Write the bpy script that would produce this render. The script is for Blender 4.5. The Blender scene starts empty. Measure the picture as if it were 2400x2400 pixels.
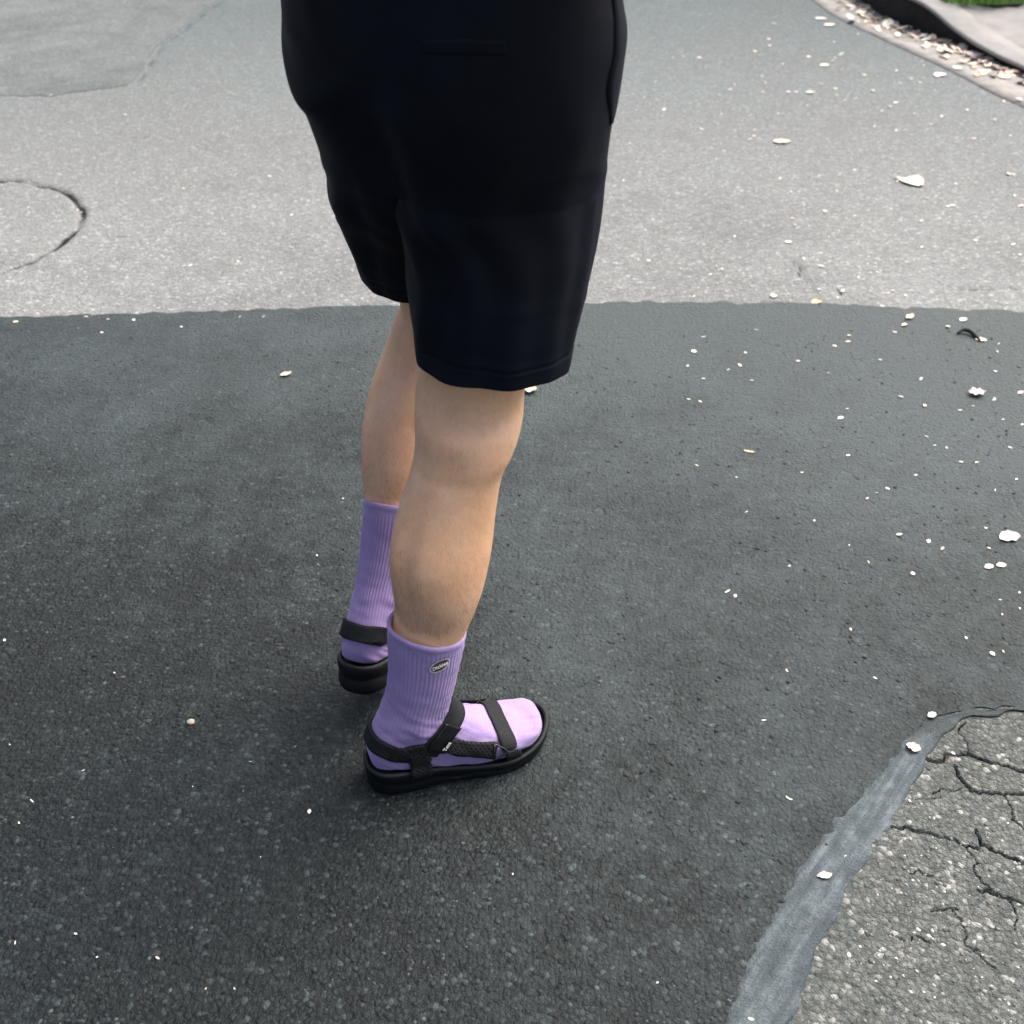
import bpy, bmesh, math, random
import numpy as np
from mathutils import Vector, Matrix, noise
from mathutils.bvhtree import BVHTree

random.seed(7)
rng = np.random.default_rng(7)
R = math.radians
scene = bpy.context.scene
COL = scene.collection

# ------------------------------------------------------------------ camera
cam_d = bpy.data.cameras.new('camera')
cam_d.sensor_width = 36.0
cam_d.lens = 36.0
cam_d.clip_start = 0.05
cam_d.clip_end = 500.0
cam_d.dof.use_dof = True
cam_d.dof.focus_distance = 1.40
cam_d.dof.aperture_fstop = 6.3
cam = bpy.data.objects.new('camera', cam_d)
COL.objects.link(cam)
cam.location = (0, 0, 1.17)
cam.rotation_euler = (R(90 - 38), 0, 0)
scene.camera = cam

# ------------------------------------------------------------------ sky, sun, exposure
SUN_EL, SUN_AZ = R(57), R(50)            # azimuth from +Y towards +X
world = bpy.data.worlds.new('World')
scene.world = world
world.use_nodes = True
wn = world.node_tree
wn.nodes.clear()
sky = wn.nodes.new('ShaderNodeTexSky')
sky.sky_type = 'NISHITA'
sky.sun_disc = False
sky.sun_elevation = SUN_EL
sky.sun_rotation = SUN_AZ
sky.air_density = 0.6
sky.dust_density = 8.0
sky.ozone_density = 0.6
bg = wn.nodes.new('ShaderNodeBackground')
bg.inputs['Strength'].default_value = 0.112
wo = wn.nodes.new('ShaderNodeOutputWorld')
wn.links.new(sky.outputs[0], bg.inputs[0])
wn.links.new(bg.outputs[0], wo.inputs[0])

sun_d = bpy.data.lights.new('sun', 'SUN')
sun_d.energy = 1.4
sun_d.angle = R(60)
sun_d.color = (1.0, 0.985, 0.96)
sun = bpy.data.objects.new('sun', sun_d)
COL.objects.link(sun)
sdir = Vector((math.sin(SUN_AZ) * math.cos(SUN_EL), math.cos(SUN_AZ) * math.cos(SUN_EL), math.sin(SUN_EL)))
sun.rotation_euler = sdir.to_track_quat('Z', 'Y').to_euler()
sun.location = (2, 8, 12)

vs = scene.view_settings
vs.view_transform = 'Standard'
vs.look = 'None'
vs.exposure = 1.45
vs.gamma = 1.0
vs.use_curve_mapping = False

# ------------------------------------------------------------------ node helpers
def new_mat(name):
    m = bpy.data.materials.new(name)
    m.use_nodes = True
    nt = m.node_tree
    return m, nt, nt.nodes['Principled BSDF']

def node(nt, t, **kw):
    n = nt.nodes.new(t)
    for k, v in kw.items():
        if k in n.inputs:
            n.inputs[k].default_value = v
        else:
            setattr(n, k, v)
    return n

def tex_noise(nt, vec, scale, detail=3.0, rough=0.55):
    n = node(nt, 'ShaderNodeTexNoise', Scale=scale, Detail=detail, Roughness=rough)
    nt.links.new(vec, n.inputs['Vector'])
    return n.outputs['Fac']

def ramp(nt, fac, stops):
    n = nt.nodes.new('ShaderNodeValToRGB')
    el = n.color_ramp.elements
    while len(el) < len(stops):
        el.new(0.5)
    for e, (p, c) in zip(el, stops):
        e.position = p
        e.color = (c[0], c[1], c[2], 1.0) if not isinstance(c, (int, float)) else (c, c, c, 1.0)
    nt.links.new(fac, n.inputs[0])
    return n.outputs[0]

def mix(nt, fac, a, b, blend='MIX'):
    n = node(nt, 'ShaderNodeMix', data_type='RGBA', blend_type=blend)
    for sock_i, val in ((0, fac), (6, a), (7, b)):
        s = n.inputs[sock_i]
        if isinstance(val, (int, float)):
            s.default_value = val
        elif isinstance(val, tuple):
            s.default_value = (val[0], val[1], val[2], 1.0)
        else:
            nt.links.new(val, s)
    return n.outputs[2]

def math_n(nt, op, a, b=None, clamp=False):
    n = node(nt, 'ShaderNodeMath', operation=op, use_clamp=clamp)
    for i, v in enumerate((a, b)):
        if v is None:
            continue
        if isinstance(v, (int, float)):
            n.inputs[i].default_value = v
        else:
            nt.links.new(v, n.inputs[i])
    return n.outputs[0]

def bump(nt, height, strength, dist, normal=None):
    n = node(nt, 'ShaderNodeBump', Strength=strength, Distance=dist)
    nt.links.new(height, n.inputs['Height'])
    if normal is not None:
        nt.links.new(normal, n.inputs['Normal'])
    return n.outputs[0]

def asphalt(name, dark, mid, light, stone=0.25, cell=150.0, relief=0.9, rough=0.85, dirt=False, wear=(0.75, 1.3), light_falloff=0.0, far_tint=None):
    """bitumen with stone chippings: voronoi cells are single stones."""
    m, nt, p = new_mat(name)
    tc = nt.nodes.new('ShaderNodeTexCoord')
    v = tc.outputs['Object']
    warp = node(nt, 'ShaderNodeTexNoise', Scale=60.0, Detail=2.0)
    nt.links.new(v, warp.inputs['Vector'])
    wv = node(nt, 'ShaderNodeVectorMath', operation='SCALE')
    nt.links.new(warp.outputs['Color'], wv.inputs[0])
    wv.inputs['Scale'].default_value = 0.006
    va = node(nt, 'ShaderNodeVectorMath', operation='ADD')
    nt.links.new(v, va.inputs[0]); nt.links.new(wv.outputs[0], va.inputs[1])
    vv = va.outputs[0]
    vo = node(nt, 'ShaderNodeTexVoronoi', Scale=cell, Randomness=1.0)
    nt.links.new(vv, vo.inputs['Vector'])
    sep = nt.nodes.new('ShaderNodeSeparateColor')
    nt.links.new(vo.outputs['Color'], sep.inputs[0])
    rnd, rnd2 = sep.outputs[0], sep.outputs[1]
    fine = node(nt, 'ShaderNodeTexVoronoi', Scale=cell * 2.7, Randomness=1.0)
    nt.links.new(vv, fine.inputs['Vector'])
    sep2 = nt.nodes.new('ShaderNodeSeparateColor')
    nt.links.new(fine.outputs['Color'], sep2.inputs[0])
    col = ramp(nt, rnd, [(0.0, dark), (0.55, mid), (0.93, light), (1.0, tuple(min(1, c * (1 + stone * 3)) for c in light))])
    colf = ramp(nt, sep2.outputs[0], [(0.0, dark), (0.7, mid), (1.0, light)])
    c = mix(nt, 0.36, col, colf)
    # bitumen between stones
    gap = ramp(nt, vo.outputs['Distance'], [(0.35, 0.0), (0.75, 1.0)])
    c = mix(nt, math_n(nt, 'MULTIPLY', gap, 0.55), c, dark)
    # wear, dust and old spills: broad soft patches
    w1 = tex_noise(nt, v, 1.3, 4.0, 0.6)
    w2 = tex_noise(nt, v, 7.0, 4.0, 0.6)
    w3 = tex_noise(nt, v, 38.0, 3.0, 0.6)
    ws = math_n(nt, 'ADD', math_n(nt, 'MULTIPLY', w1, 0.5), math_n(nt, 'ADD', math_n(nt, 'MULTIPLY', w2, 0.28), math_n(nt, 'MULTIPLY', w3, 0.22)))
    c = mix(nt, 1.0, c, ramp(nt, ws, [(0.34, wear[0]), (0.66, wear[1])]), 'MULTIPLY')
    if far_tint:
        # the road colour turns darker and bluer from a few metres out, unevenly
        so_ = nt.nodes.new('ShaderNodeSeparateXYZ')
        nt.links.new(v, so_.inputs[0])
        o1 = math_n(nt, 'ADD', math_n(nt, 'MULTIPLY', math_n(nt, 'SUBTRACT', so_.outputs[1], 2.7), 0.34), math_n(nt, 'MULTIPLY', math_n(nt, 'SUBTRACT', ws, 0.5), 2.4))
        c = mix(nt, ramp(nt, o1, [(0.12, 0.0), (0.95, 1.0)]), c, mix(nt, 1.0, c, far_tint, 'MULTIPLY'))
    if light_falloff:
        # light falloff painted into the colour: paler to the far right, darker near, patchy
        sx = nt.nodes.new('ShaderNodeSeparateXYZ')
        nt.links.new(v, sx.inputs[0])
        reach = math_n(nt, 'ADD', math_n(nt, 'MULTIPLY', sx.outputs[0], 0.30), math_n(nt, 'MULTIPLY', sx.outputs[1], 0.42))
        falloff_mask = math_n(nt, 'ADD', reach, math_n(nt, 'MULTIPLY', math_n(nt, 'SUBTRACT', ws, 0.5), 2.2))
        c = mix(nt, math_n(nt, 'MULTIPLY', ramp(nt, falloff_mask, [(0.30, 0.0), (1.25 / 1.3, 1.0)]), light_falloff), c, (0.064, 0.085, 0.087))
    if dirt:
        at = node(nt, 'ShaderNodeAttribute', attribute_name='dirt')
        c = mix(nt, ramp(nt, at.outputs['Fac'], [(0.25, 0.0), (0.7, 1.0)]), c, (0.006, 0.007, 0.007))
    nt.links.new(c, p.inputs['Base Color'])
    p.inputs['Roughness'].default_value = rough
    p.inputs['Specular IOR Level'].default_value = 0.27
    h = math_n(nt, 'MULTIPLY', math_n(nt, 'SUBTRACT', 1.0, vo.outputs['Distance']), math_n(nt, 'ADD', math_n(nt, 'MULTIPLY', rnd2, 0.8), 0.2))
    h2 = math_n(nt, 'SUBTRACT', 1.0, fine.outputs['Distance'])
    hh = math_n(nt, 'ADD', h, math_n(nt, 'MULTIPLY', h2, 0.3))
    nt.links.new(bump(nt, hh, relief, 0.0055), p.inputs['Normal'])
    return m

M_OLD = asphalt('old_asphalt', (0.122, 0.130, 0.129), (0.196, 0.206, 0.202), (0.258, 0.267, 0.259), 0.25, 130, 0.9, 0.9, True, (0.74, 1.24), 0.0, (0.54, 0.625, 0.645))
M_OLD2 = asphalt('cracked_asphalt', (0.050, 0.058, 0.055), (0.104, 0.114, 0.107), (0.178, 0.186, 0.172), 0.5, 150, 1.0, 0.9, True, (0.8, 1.18))
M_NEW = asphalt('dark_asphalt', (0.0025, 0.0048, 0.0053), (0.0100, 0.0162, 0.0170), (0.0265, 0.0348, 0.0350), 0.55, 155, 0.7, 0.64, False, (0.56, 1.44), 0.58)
M_MID = asphalt('grey_asphalt', (0.075, 0.085, 0.086), (0.118, 0.131, 0.132), (0.158, 0.172, 0.172), 0.2, 130, 0.7, 0.9, False, (0.62, 1.36))
def sealant_mat():
    m, nt, p = new_mat('sealant')
    v = nt.nodes.new('ShaderNodeTexCoord').outputs['Object']
    vr = node(nt, 'ShaderNodeVectorRotate', rotation_type='Z_AXIS')
    vr.inputs['Angle'].default_value = R(-51)
    nt.links.new(v, vr.inputs['Vector'])
    mp = node(nt, 'ShaderNodeMapping')
    mp.inputs['Scale'].default_value = (6.0, 55.0, 1.0)
    nt.links.new(vr.outputs[0], mp.inputs['Vector'])
    st = tex_noise(nt, mp.outputs[0], 1.0, 5.0, 0.65)
    n2 = tex_noise(nt, v, 55, 5.0, 0.65)
    n3 = tex_noise(nt, v, 320, 3.0, 0.6)
    k = math_n(nt, 'ADD', math_n(nt, 'MULTIPLY', st, 0.55), math_n(nt, 'ADD', math_n(nt, 'MULTIPLY', n2, 0.3), math_n(nt, 'MULTIPLY', n3, 0.15)))
    c = ramp(nt, k, [(0.34, (0.012, 0.019, 0.022)), (0.49, (0.046, 0.064, 0.073)), (0.62, (0.118, 0.144, 0.158))])
    at = node(nt, 'ShaderNodeAttribute', attribute_name='worn')
    w = ramp(nt, math_n(nt, 'ADD', at.outputs['Fac'], math_n(nt, 'MULTIPLY', math_n(nt, 'SUBTRACT', n2, 0.5), 2.0)), [(0.35, 0.0), (0.75, 1.0)])
    c = mix(nt, w, c, (0.020, 0.030, 0.031))
    nt.links.new(c, p.inputs['Base Color'])
    p.inputs['Roughness'].default_value = 0.62
    p.inputs['Specular IOR Level'].default_value = 0.35
    nt.links.new(bump(nt, math_n(nt, 'ADD', n3, math_n(nt, 'MULTIPLY', n2, 0.8)), 0.9, 0.003), p.inputs['Normal'])
    return m
M_SEAL = sealant_mat()

def simple(name, col, rough=0.7, spec=0.4, var=0.25, scale=40, bstr=0.0, bscale=200, bdist=0.001, sheen=0.0):
    m, nt, p = new_mat(name)
    tc = nt.nodes.new('ShaderNodeTexCoord')
    v = tc.outputs['Object']
    n1 = tex_noise(nt, v, scale, 4.0, 0.6)
    c = mix(nt, 1.0, tuple(col), ramp(nt, n1, [(0.3, 1 - var), (0.7, 1 + var)]), 'MULTIPLY')
    nt.links.new(c, p.inputs['Base Color'])
    p.inputs['Roughness'].default_value = rough
    p.inputs['Specular IOR Level'].default_value = spec
    if sheen:
        p.inputs['Sheen Weight'].default_value = sheen
        p.inputs['Sheen Roughness'].default_value = 0.5
    if bstr:
        nt.links.new(bump(nt, tex_noise(nt, v, bscale, 3.0), bstr, bdist), p.inputs['Normal'])
    return m

def skin_mat():
    m, nt, p = new_mat('skin')
    v = nt.nodes.new('ShaderNodeTexCoord').outputs['Object']
    n1 = tex_noise(nt, v, 11, 5, 0.62)
    n2 = tex_noise(nt, v, 90, 3, 0.6)
    n3 = tex_noise(nt, v, 420, 2, 0.5)
    c = ramp(nt, n1, [(0.3, (0.60, 0.345, 0.190)), (0.5, (0.71, 0.425, 0.245)), (0.72, (0.77, 0.495, 0.315))])
    c = mix(nt, 1.0, c, ramp(nt, n2, [(0.3, 0.95), (0.7, 1.04)]), 'MULTIPLY')
    c = mix(nt, 1.0, c, ramp(nt, n3, [(0.28, 0.93), (0.5, 1.0)]), 'MULTIPLY')
    nt.links.new(c, p.inputs['Base Color'])
    p.inputs['Roughness'].default_value = 0.52
    p.inputs['Specular IOR Level'].default_value = 0.4
    p.inputs['Subsurface Weight'].default_value = 0.12
    p.inputs['Subsurface Radius'].default_value = (0.012, 0.005, 0.003)
    p.inputs['Subsurface Scale'].default_value = 0.6
    h = math_n(nt, 'ADD', n2, math_n(nt, 'MULTIPLY', n3, 0.6))
    nt.links.new(bump(nt, h, 0.25, 0.0012), p.inputs['Normal'])
    return m
M_SKIN = skin_mat()

def sock_mat():
    m, nt, p = new_mat('lilac_knit')
    v = nt.nodes.new('ShaderNodeTexCoord').outputs['Object']
    n1 = tex_noise(nt, v, 25, 4, 0.6)
    n2 = tex_noise(nt, v, 700, 2, 0.6)
    c = ramp(nt, n1, [(0.3, (0.30, 0.226, 0.43)), (0.7, (0.355, 0.272, 0.495))])
    c = mix(nt, 1.0, c, ramp(nt, n2, [(0.3, 0.82), (0.7, 1.08)]), 'MULTIPLY')
    nt.links.new(c, p.inputs['Base Color'])
    p.inputs['Roughness'].default_value = 0.9
    p.inputs['Specular IOR Level'].default_value = 0.15
    p.inputs['Sheen Weight'].default_value = 0.35
    p.inputs['Sheen Roughness'].default_value = 0.4
    p.inputs['Sheen Tint'].default_value = (0.85, 0.75, 1.0, 1)
    nt.links.new(bump(nt, n2, 0.5, 0.0008), p.inputs['Normal'])
    return m
M_SOCK = sock_mat()

def cloth_mat():
    m, nt, p = new_mat('black_cotton')
    v = nt.nodes.new('ShaderNodeTexCoord').outputs['Object']
    n1 = tex_noise(nt, v, 9, 4, 0.6)
    n2 = tex_noise(nt, v, 500, 2, 0.6)
    c = ramp(nt, n1, [(0.3, (0.0014, 0.0024, 0.0050)), (0.7, (0.0032, 0.0052, 0.0098))])
    nt.links.new(c, p.inputs['Base Color'])
    p.inputs['Roughness'].default_value = 0.70
    p.inputs['Specular IOR Level'].default_value = 0.11
    p.inputs['Sheen Weight'].default_value = 0.012
    p.inputs['Sheen Tint'].default_value = (0.5, 0.6, 1.0, 1)
    wv = node(nt, 'ShaderNodeTexWave', Scale=160.0, Distortion=1.0)
    nt.links.new(v, wv.inputs['Vector'])
    nt.links.new(bump(nt, math_n(nt, 'ADD', n2, math_n(nt, 'MULTIPLY', wv.outputs['Fac'], 0.2)), 0.3, 0.0006), p.inputs['Normal'])
    return m
M_CLOTH = cloth_mat()

def webbing_mat(name, kind):
    m, nt, p = new_mat(name)
    uv = nt.nodes.new('ShaderNodeTexCoord').outputs['UV']
    if kind == 'twill':
        mp = node(nt, 'ShaderNodeMapping')
        mp.inputs['Rotation'].default_value = (0, 0, R(35))
        nt.links.new(uv, mp.inputs['Vector'])
        w = node(nt, 'ShaderNodeTexWave', Scale=130.0, Distortion=0.5)
        nt.links.new(mp.outputs[0], w.inputs['Vector'])
        h = w.outputs['Fac']
        c = ramp(nt, h, [(0.2, (0.004, 0.005, 0.0055)), (0.8, (0.014, 0.0165, 0.0175))])
    else:                                    # diamond jacquard
        hs = []
        for a in (38, -38):
            mp = node(nt, 'ShaderNodeMapping')
            mp.inputs['Rotation'].default_value = (0, 0, R(a))
            nt.links.new(uv, mp.inputs['Vector'])
            w = node(nt, 'ShaderNodeTexWave', Scale=62.0, Distortion=0.2)
            nt.links.new(mp.outputs[0], w.inputs['Vector'])
            hs.append(w.outputs['Fac'])
        h = math_n(nt, 'MAXIMUM', hs[0], hs[1])
        c = ramp(nt, h, [(0.55, (0.0025, 0.003, 0.0035)), (0.97, (0.013, 0.0145, 0.016))])
    nt.links.new(c, p.inputs['Base Color'])
    p.inputs['Roughness'].default_value = 0.75
    p.inputs['Specular IOR Level'].default_value = 0.3
    nt.links.new(bump(nt, h, 0.6, 0.0008), p.inputs['Normal'])
    return m
M_TWILL = webbing_mat('black_twill_webbing', 'twill')
M_DIAM = webbing_mat('black_diamond_webbing', 'diamond')
M_RUBBER = simple('black_rubber', (0.0035, 0.0042, 0.0046), 0.62, 0.22, 0.3, 60, 0.25, 350, 0.0006)
M_BED = simple('footbed_foam', (0.012, 0.0165, 0.0165), 0.7, 0.35, 0.3, 70, 0.4, 300, 0.0008)
M_PLASTIC = simple('black_plastic', (0.006, 0.007, 0.0075), 0.35, 0.5, 0.2, 50)
M_THREAD = simple('white_thread', (0.80, 0.79, 0.76), 0.8, 0.3, 0.1, 200)
M_PATCH = simple('brown_embroidery', (0.13, 0.085, 0.065), 0.85, 0.2, 0.3, 300)
M_PATCH2 = simple('dark_embroidery', (0.035, 0.03, 0.035), 0.85, 0.2, 0.3, 300)
M_PATCH3 = simple('silver_embroidery', (0.55, 0.54, 0.55), 0.7, 0.3, 0.2, 300)
M_KERB = simple('kerb_concrete', (0.205, 0.203, 0.195), 0.9, 0.3, 0.16, 9, 0.6, 120, 0.003)
M_KERBF = simple('dark_kerb_face', (0.022, 0.021, 0.019), 0.9, 0.25, 0.4, 14, 0.6, 120, 0.004)  # face coloured much darker than the kerb top
M_GUTTER = simple('gutter_concrete', (0.235, 0.228, 0.212), 0.9, 0.3, 0.25, 16, 0.6, 140, 0.003)
M_SOIL = simple('soil', (0.06, 0.05, 0.035), 0.95, 0.2, 0.4, 20, 0.8, 60, 0.01)
M_SHIRT = simple('grey_jersey', (0.10, 0.10, 0.11), 0.9, 0.2, 0.1, 20)
M_HAIR = simple('dark_hair', (0.020, 0.013, 0.009), 0.5, 0.4, 0.3, 200)
M_STONE = simple('beige_stone', (0.42, 0.38, 0.31), 0.85, 0.3, 0.2, 120)
M_TWIG = simple('dark_twig', (0.02, 0.019, 0.016), 0.8, 0.3, 0.3, 100)

def attr_mat(name, rough=0.8, spec=0.3, sss=False):
    m, nt, p = new_mat(name)
    a = node(nt, 'ShaderNodeAttribute', attribute_name='tint')
    nt.links.new(a.outputs['Color'], p.inputs['Base Color'])
    p.inputs['Roughness'].default_value = rough
    p.inputs['Specular IOR Level'].default_value = spec
    return m
M_CHIP = attr_mat('stone_chips', 0.8)
M_LITTER = attr_mat('dry_leaves', 0.7)
M_BLADE = attr_mat('grass_blades', 0.6)

def petal_mat(name, c1, c2, edge=None):
    m, nt, p = new_mat(name)
    tc = nt.nodes.new('ShaderNodeTexCoord')
    n = tex_noise(nt, tc.outputs['Object'], 90, 4, 0.6)
    oi = nt.nodes.new('ShaderNodeObjectInfo')
    c = mix(nt, ramp(nt, n, [(0.35, 0.0), (0.7, 1.0)]), c1, c2)
    c = mix(nt, 1.0, c, ramp(nt, oi.outputs['Random'], [(0.0, 0.7), (0.35, 0.9), (1.0, 1.0)]), 'MULTIPLY')
    nt.links.new(c, p.inputs['Base Color'])
    p.inputs['Roughness'].default_value = 0.6
    p.inputs['Specular IOR Level'].default_value = 0.3
    return m
M_PETAL = petal_mat('cream_petal', (0.78, 0.73, 0.62), (0.84, 0.80, 0.72))
M_PINK = petal_mat('pink_petal', (0.78, 0.60, 0.58), (0.82, 0.70, 0.68))
M_CREAM = petal_mat('cream_leaf', (0.72, 0.66, 0.46), (0.82, 0.78, 0.64))
M_TAN = petal_mat('tan_leaf', (0.55, 0.42, 0.25), (0.66, 0.54, 0.36))

# ------------------------------------------------------------------ mesh helpers
def origin_of(o):
    v = Vector((0, 0, 0))
    while o is not None:
        v += o.location
        o = o.parent
    return v

def mesh_np(name, verts, faces, mat=None, smooth=True):
    verts = np.asarray(verts, dtype=np.float32)
    me = bpy.data.meshes.new(name)
    if isinstance(faces, np.ndarray):
        k = faces.shape[1]
        me.vertices.add(len(verts))
        me.vertices.foreach_set('co', verts.ravel())
        me.loops.add(faces.size)
        me.loops.foreach_set('vertex_index', faces.astype(np.int32).ravel())
        me.polygons.add(len(faces))
        me.polygons.foreach_set('loop_start', np.arange(0, faces.size, k, dtype=np.int32))
        me.polygons.foreach_set('loop_total', np.full(len(faces), k, dtype=np.int32))
        me.update(calc_edges=True)
        me.validate()
    else:
        me.from_pydata([tuple(map(float, v)) for v in verts], [], faces)
        me.update()
    if smooth:
        me.polygons.foreach_set('use_smooth', np.ones(len(me.polygons), dtype=bool))
    if mat:
        me.materials.append(mat)
    return me

def obj(name, verts, faces, mat, parent=None, smooth=True):
    """links ONE mesh object; verts are world coordinates."""
    verts = np.asarray(verts, dtype=np.float64)
    if parent is not None:
        verts = verts - np.array(origin_of(parent))
    o = bpy.data.objects.new(name, mesh_np(name, verts, faces, mat, smooth))
    COL.objects.link(o)
    if parent is not None:
        o.parent = parent
    return o

def tag(o, label=None, cat=None, group=None, kind=None):
    for k, v in (('label', label), ('category', cat), ('group', group), ('kind', kind)):
        if v:
            o[k] = v
    return o

def loft(rings, cap0=True, cap1=True):
    """rings: list of (N,3) arrays -> verts, faces (quads + fan caps)."""
    N = len(rings[0])
    V = np.concatenate(rings)
    F = []
    for k in range(len(rings) - 1):
        a, b = k * N, (k + 1) * N
        for i in range(N):
            j = (i + 1) % N
            F.append((a + i, a + j, b + j, b + i))
    if cap0:
        F.append(tuple(range(N - 1, -1, -1)))
    if cap1:
        a = (len(rings) - 1) * N
        F.append(tuple(a + i for i in range(N)))
    return V, F

def join(parts):
    V, F, o = [], [], 0
    for v, f in parts:
        V.append(np.asarray(v))
        F += [tuple(i + o for i in q) for q in f]
        o += len(v)
    return np.concatenate(V), F

def cr(P, n, closed=False):
    """Catmull-Rom through rows of P, n samples per span."""
    P = np.asarray(P, dtype=float)
    m = len(P)
    out = []
    spans = m if closed else m - 1
    for i in range(spans):
        if closed:
            p0, p1, p2, p3 = P[(i - 1) % m], P[i], P[(i + 1) % m], P[(i + 2) % m]
        else:
            p1, p2 = P[i], P[i + 1]
            p0 = P[i - 1] if i > 0 else 2 * p1 - p2
            p3 = P[i + 2] if i + 2 < m else 2 * p2 - p1
        for k in range(n):
            t = k / n
            out.append(0.5 * (2 * p1 + (p2 - p0) * t + (2 * p0 - 5 * p1 + 4 * p2 - p3) * t * t + (3 * p1 - p0 - 3 * p2 + p3) * t ** 3))
    if not closed:
        out.append(P[-1])
    return np.array(out)

def tube(path, radii, n=16):
    path = np.asarray(path, dtype=float)
    rings = []
    up = np.array([0.0, 0.0, 1.0])
    for k in range(len(path)):
        d = path[min(k + 1, len(path) - 1)] - path[max(k - 1, 0)]
        d /= np.linalg.norm(d) + 1e-9
        u = np.cross(d, up if abs(d[2]) < 0.92 else np.array([1.0, 0, 0]))
        u /= np.linalg.norm(u)
        w = np.cross(u, d)
        r = radii[k] if hasattr(radii, '__len__') else radii
        a = np.linspace(0, 2 * np.pi, n, endpoint=False)
        rings.append(path[k] + r * (np.cos(a)[:, None] * u + np.sin(a)[:, None] * w))
    return loft(rings)

def sstep(a, b, x):
    t = np.clip((x - a) / (b - a), 0, 1)
    return t * t * (3 - 2 * t)

def fbm(x, y, z=0.0, o=3):
    return noise.fractal(Vector((x, y, z)), 1.0, 2.0, o)

def dist_poly(X, Y, P):
    P = np.asarray(P, dtype=float)
    best = np.full(X.shape, 1e9)
    for (x0, y0), (x1, y1) in zip(P[:-1], P[1:]):
        dx, dy = x1 - x0, y1 - y0
        t = np.clip(((X - x0) * dx + (Y - y0) * dy) / (dx * dx + dy * dy + 1e-12), 0, 1)
        best = np.minimum(best, np.hypot(X - x0 - t * dx, Y - y0 - t * dy))
    return best

def jag(P, step, amp, seed):
    """a polyline broken into short uneven steps, as a crack or a torn edge runs."""
    r = np.random.default_rng(seed)
    P = np.asarray(P, dtype=float)
    out = []
    for a, b in zip(P[:-1], P[1:]):
        L = np.linalg.norm(b - a)
        n = max(1, int(L / step))
        nrm = np.array([-(b - a)[1], (b - a)[0]]) / (L + 1e-9)
        for k in range(n):
            out.append(a + (b - a) * k / n + nrm * r.normal() * amp)
    out.append(P[-1])
    return np.array(out)

def inside(px, py, P):
    P = np.asarray(P, dtype=float)
    c = np.zeros(px.shape, dtype=bool)
    j = len(P) - 1
    for i in range(len(P)):
        xi, yi, xj, yj = P[i, 0], P[i, 1], P[j, 0], P[j, 1]
        cond = ((yi > py) != (yj > py)) & (px < (xj - xi) * (py - yi) / (yj - yi + 1e-12) + xi)
        c ^= cond
        j = i
    return c

# ------------------------------------------------------------------ the ground
def grid(x0, x1, y0, y1, step):
    nx, ny = int(round((x1 - x0) / step)) + 1, int(round((y1 - y0) / step)) + 1
    X, Y = np.meshgrid(np.linspace(x0, x1, nx), np.linspace(y0, y1, ny))
    idx = np.arange(nx * ny).reshape(ny, nx)
    F = np.stack([idx[:-1, :-1], idx[:-1, 1:], idx[1:, 1:], idx[1:, :-1]], -1).reshape(-1, 4)
    return X, Y, F

def groove_sheet(name, x0, x1, y0, y1, step, cracks, mat, z=0.0, z_out=None, parent=None):
    X, Y, F = grid(x0, x1, y0, y1, step)
    Z = np.full(X.shape, z)
    D = np.zeros(X.shape)
    for P, w, depth, *dk in cracks:
        d = dist_poly(X, Y, P)
        wv = w * (0.75 + 0.5 * np.sin(X * 61 + Y * 47) ** 2)
        k = np.clip(1.25 - d / wv, 0, 1)
        Z = np.minimum(Z, z - depth * k)
        D = np.maximum(D, k * (dk[0] if dk else 1.0) * (0.62 + 0.38 * np.sin(X * 37 + 1.3) * np.sin(Y * 29 + 0.4) + 0.2))
    V = np.stack([X, Y, Z], -1).reshape(-1, 3)
    o = obj(name, V, F, mat, parent)
    a = o.data.attributes.new('dirt', 'FLOAT', 'POINT')
    a.data.foreach_set('value', np.clip(D, 0, 1).astype(np.float32).ravel())
    return o

# old light road, fine where its cracks show
plug = [(-1.64 + 0.39 * math.cos(t), 2.80 + 0.40 * math.sin(t)) for t in np.linspace(-0.78, 1.75, 30)]
plug_full = [(-1.64 + 0.39 * math.cos(t), 2.80 + 0.40 * math.sin(t)) for t in np.linspace(1.75, 3.4, 30)]
saw = [(-1.51, 4.25), (-1.50, 4.37), (-1.56, 4.85), (-1.535, 5.16), (-1.496, 5.78), (-1.46, 6.4)]
cr_far = [
    (jag(plug, 0.022, 0.005, 1), 0.0105, 0.010, 0.95),
    (jag(plug_full, 0.03, 0.004, 2), 0.006, 0.006, 0.6),
    (saw, 0.016, 0.004, 0.42),
    (jag([(-1.195, 2.762), (-1.067, 2.777), (-1.016, 2.814), (-0.945, 2.823), (-0.834, 2.823)], 0.03, 0.005, 3), 0.004, 0.004, 0.5),
    (jag([(0.762, 2.60), (0.765, 2.50), (0.776, 2.46), (0.769, 2.34)], 0.02, 0.004, 4), 0.007, 0.006, 0.55),
    (jag([(0.80, 2.49), (0.84, 2.43), (0.83, 2.36)], 0.02, 0.004, 5), 0.005, 0.005, 0.5),
    (jag([(1.10, 2.45), (1.146, 2.443), (1.194, 2.423), (1.3, 2.43)], 0.02, 0.006, 6), 0.005, 0.005, 0.5),
]
road = groove_sheet('road', -3.6, 3.6, 2.2, 6.2, 0.01, cr_far, M_OLD)
tag(road, kind='structure')
outer = []
for (x0, x1, y0, y1) in ((-60, 60, 6.2, 80), (-60, -3.6, 2.2, 6.2), (3.6, 60, 2.2, 6.2), (-60, 60, 1.06, 2.2), (-60, 0.30, 0.50, 1.06), (1.0, 60, 0.50, 1.06), (-60, 60, -40, 0.50)):
    outer.append((np.array([(x0, y0, 0), (x1, y0, 0), (x1, y1, 0), (x0, y1, 0)], dtype=float), [(0, 1, 2, 3)]))
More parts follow.
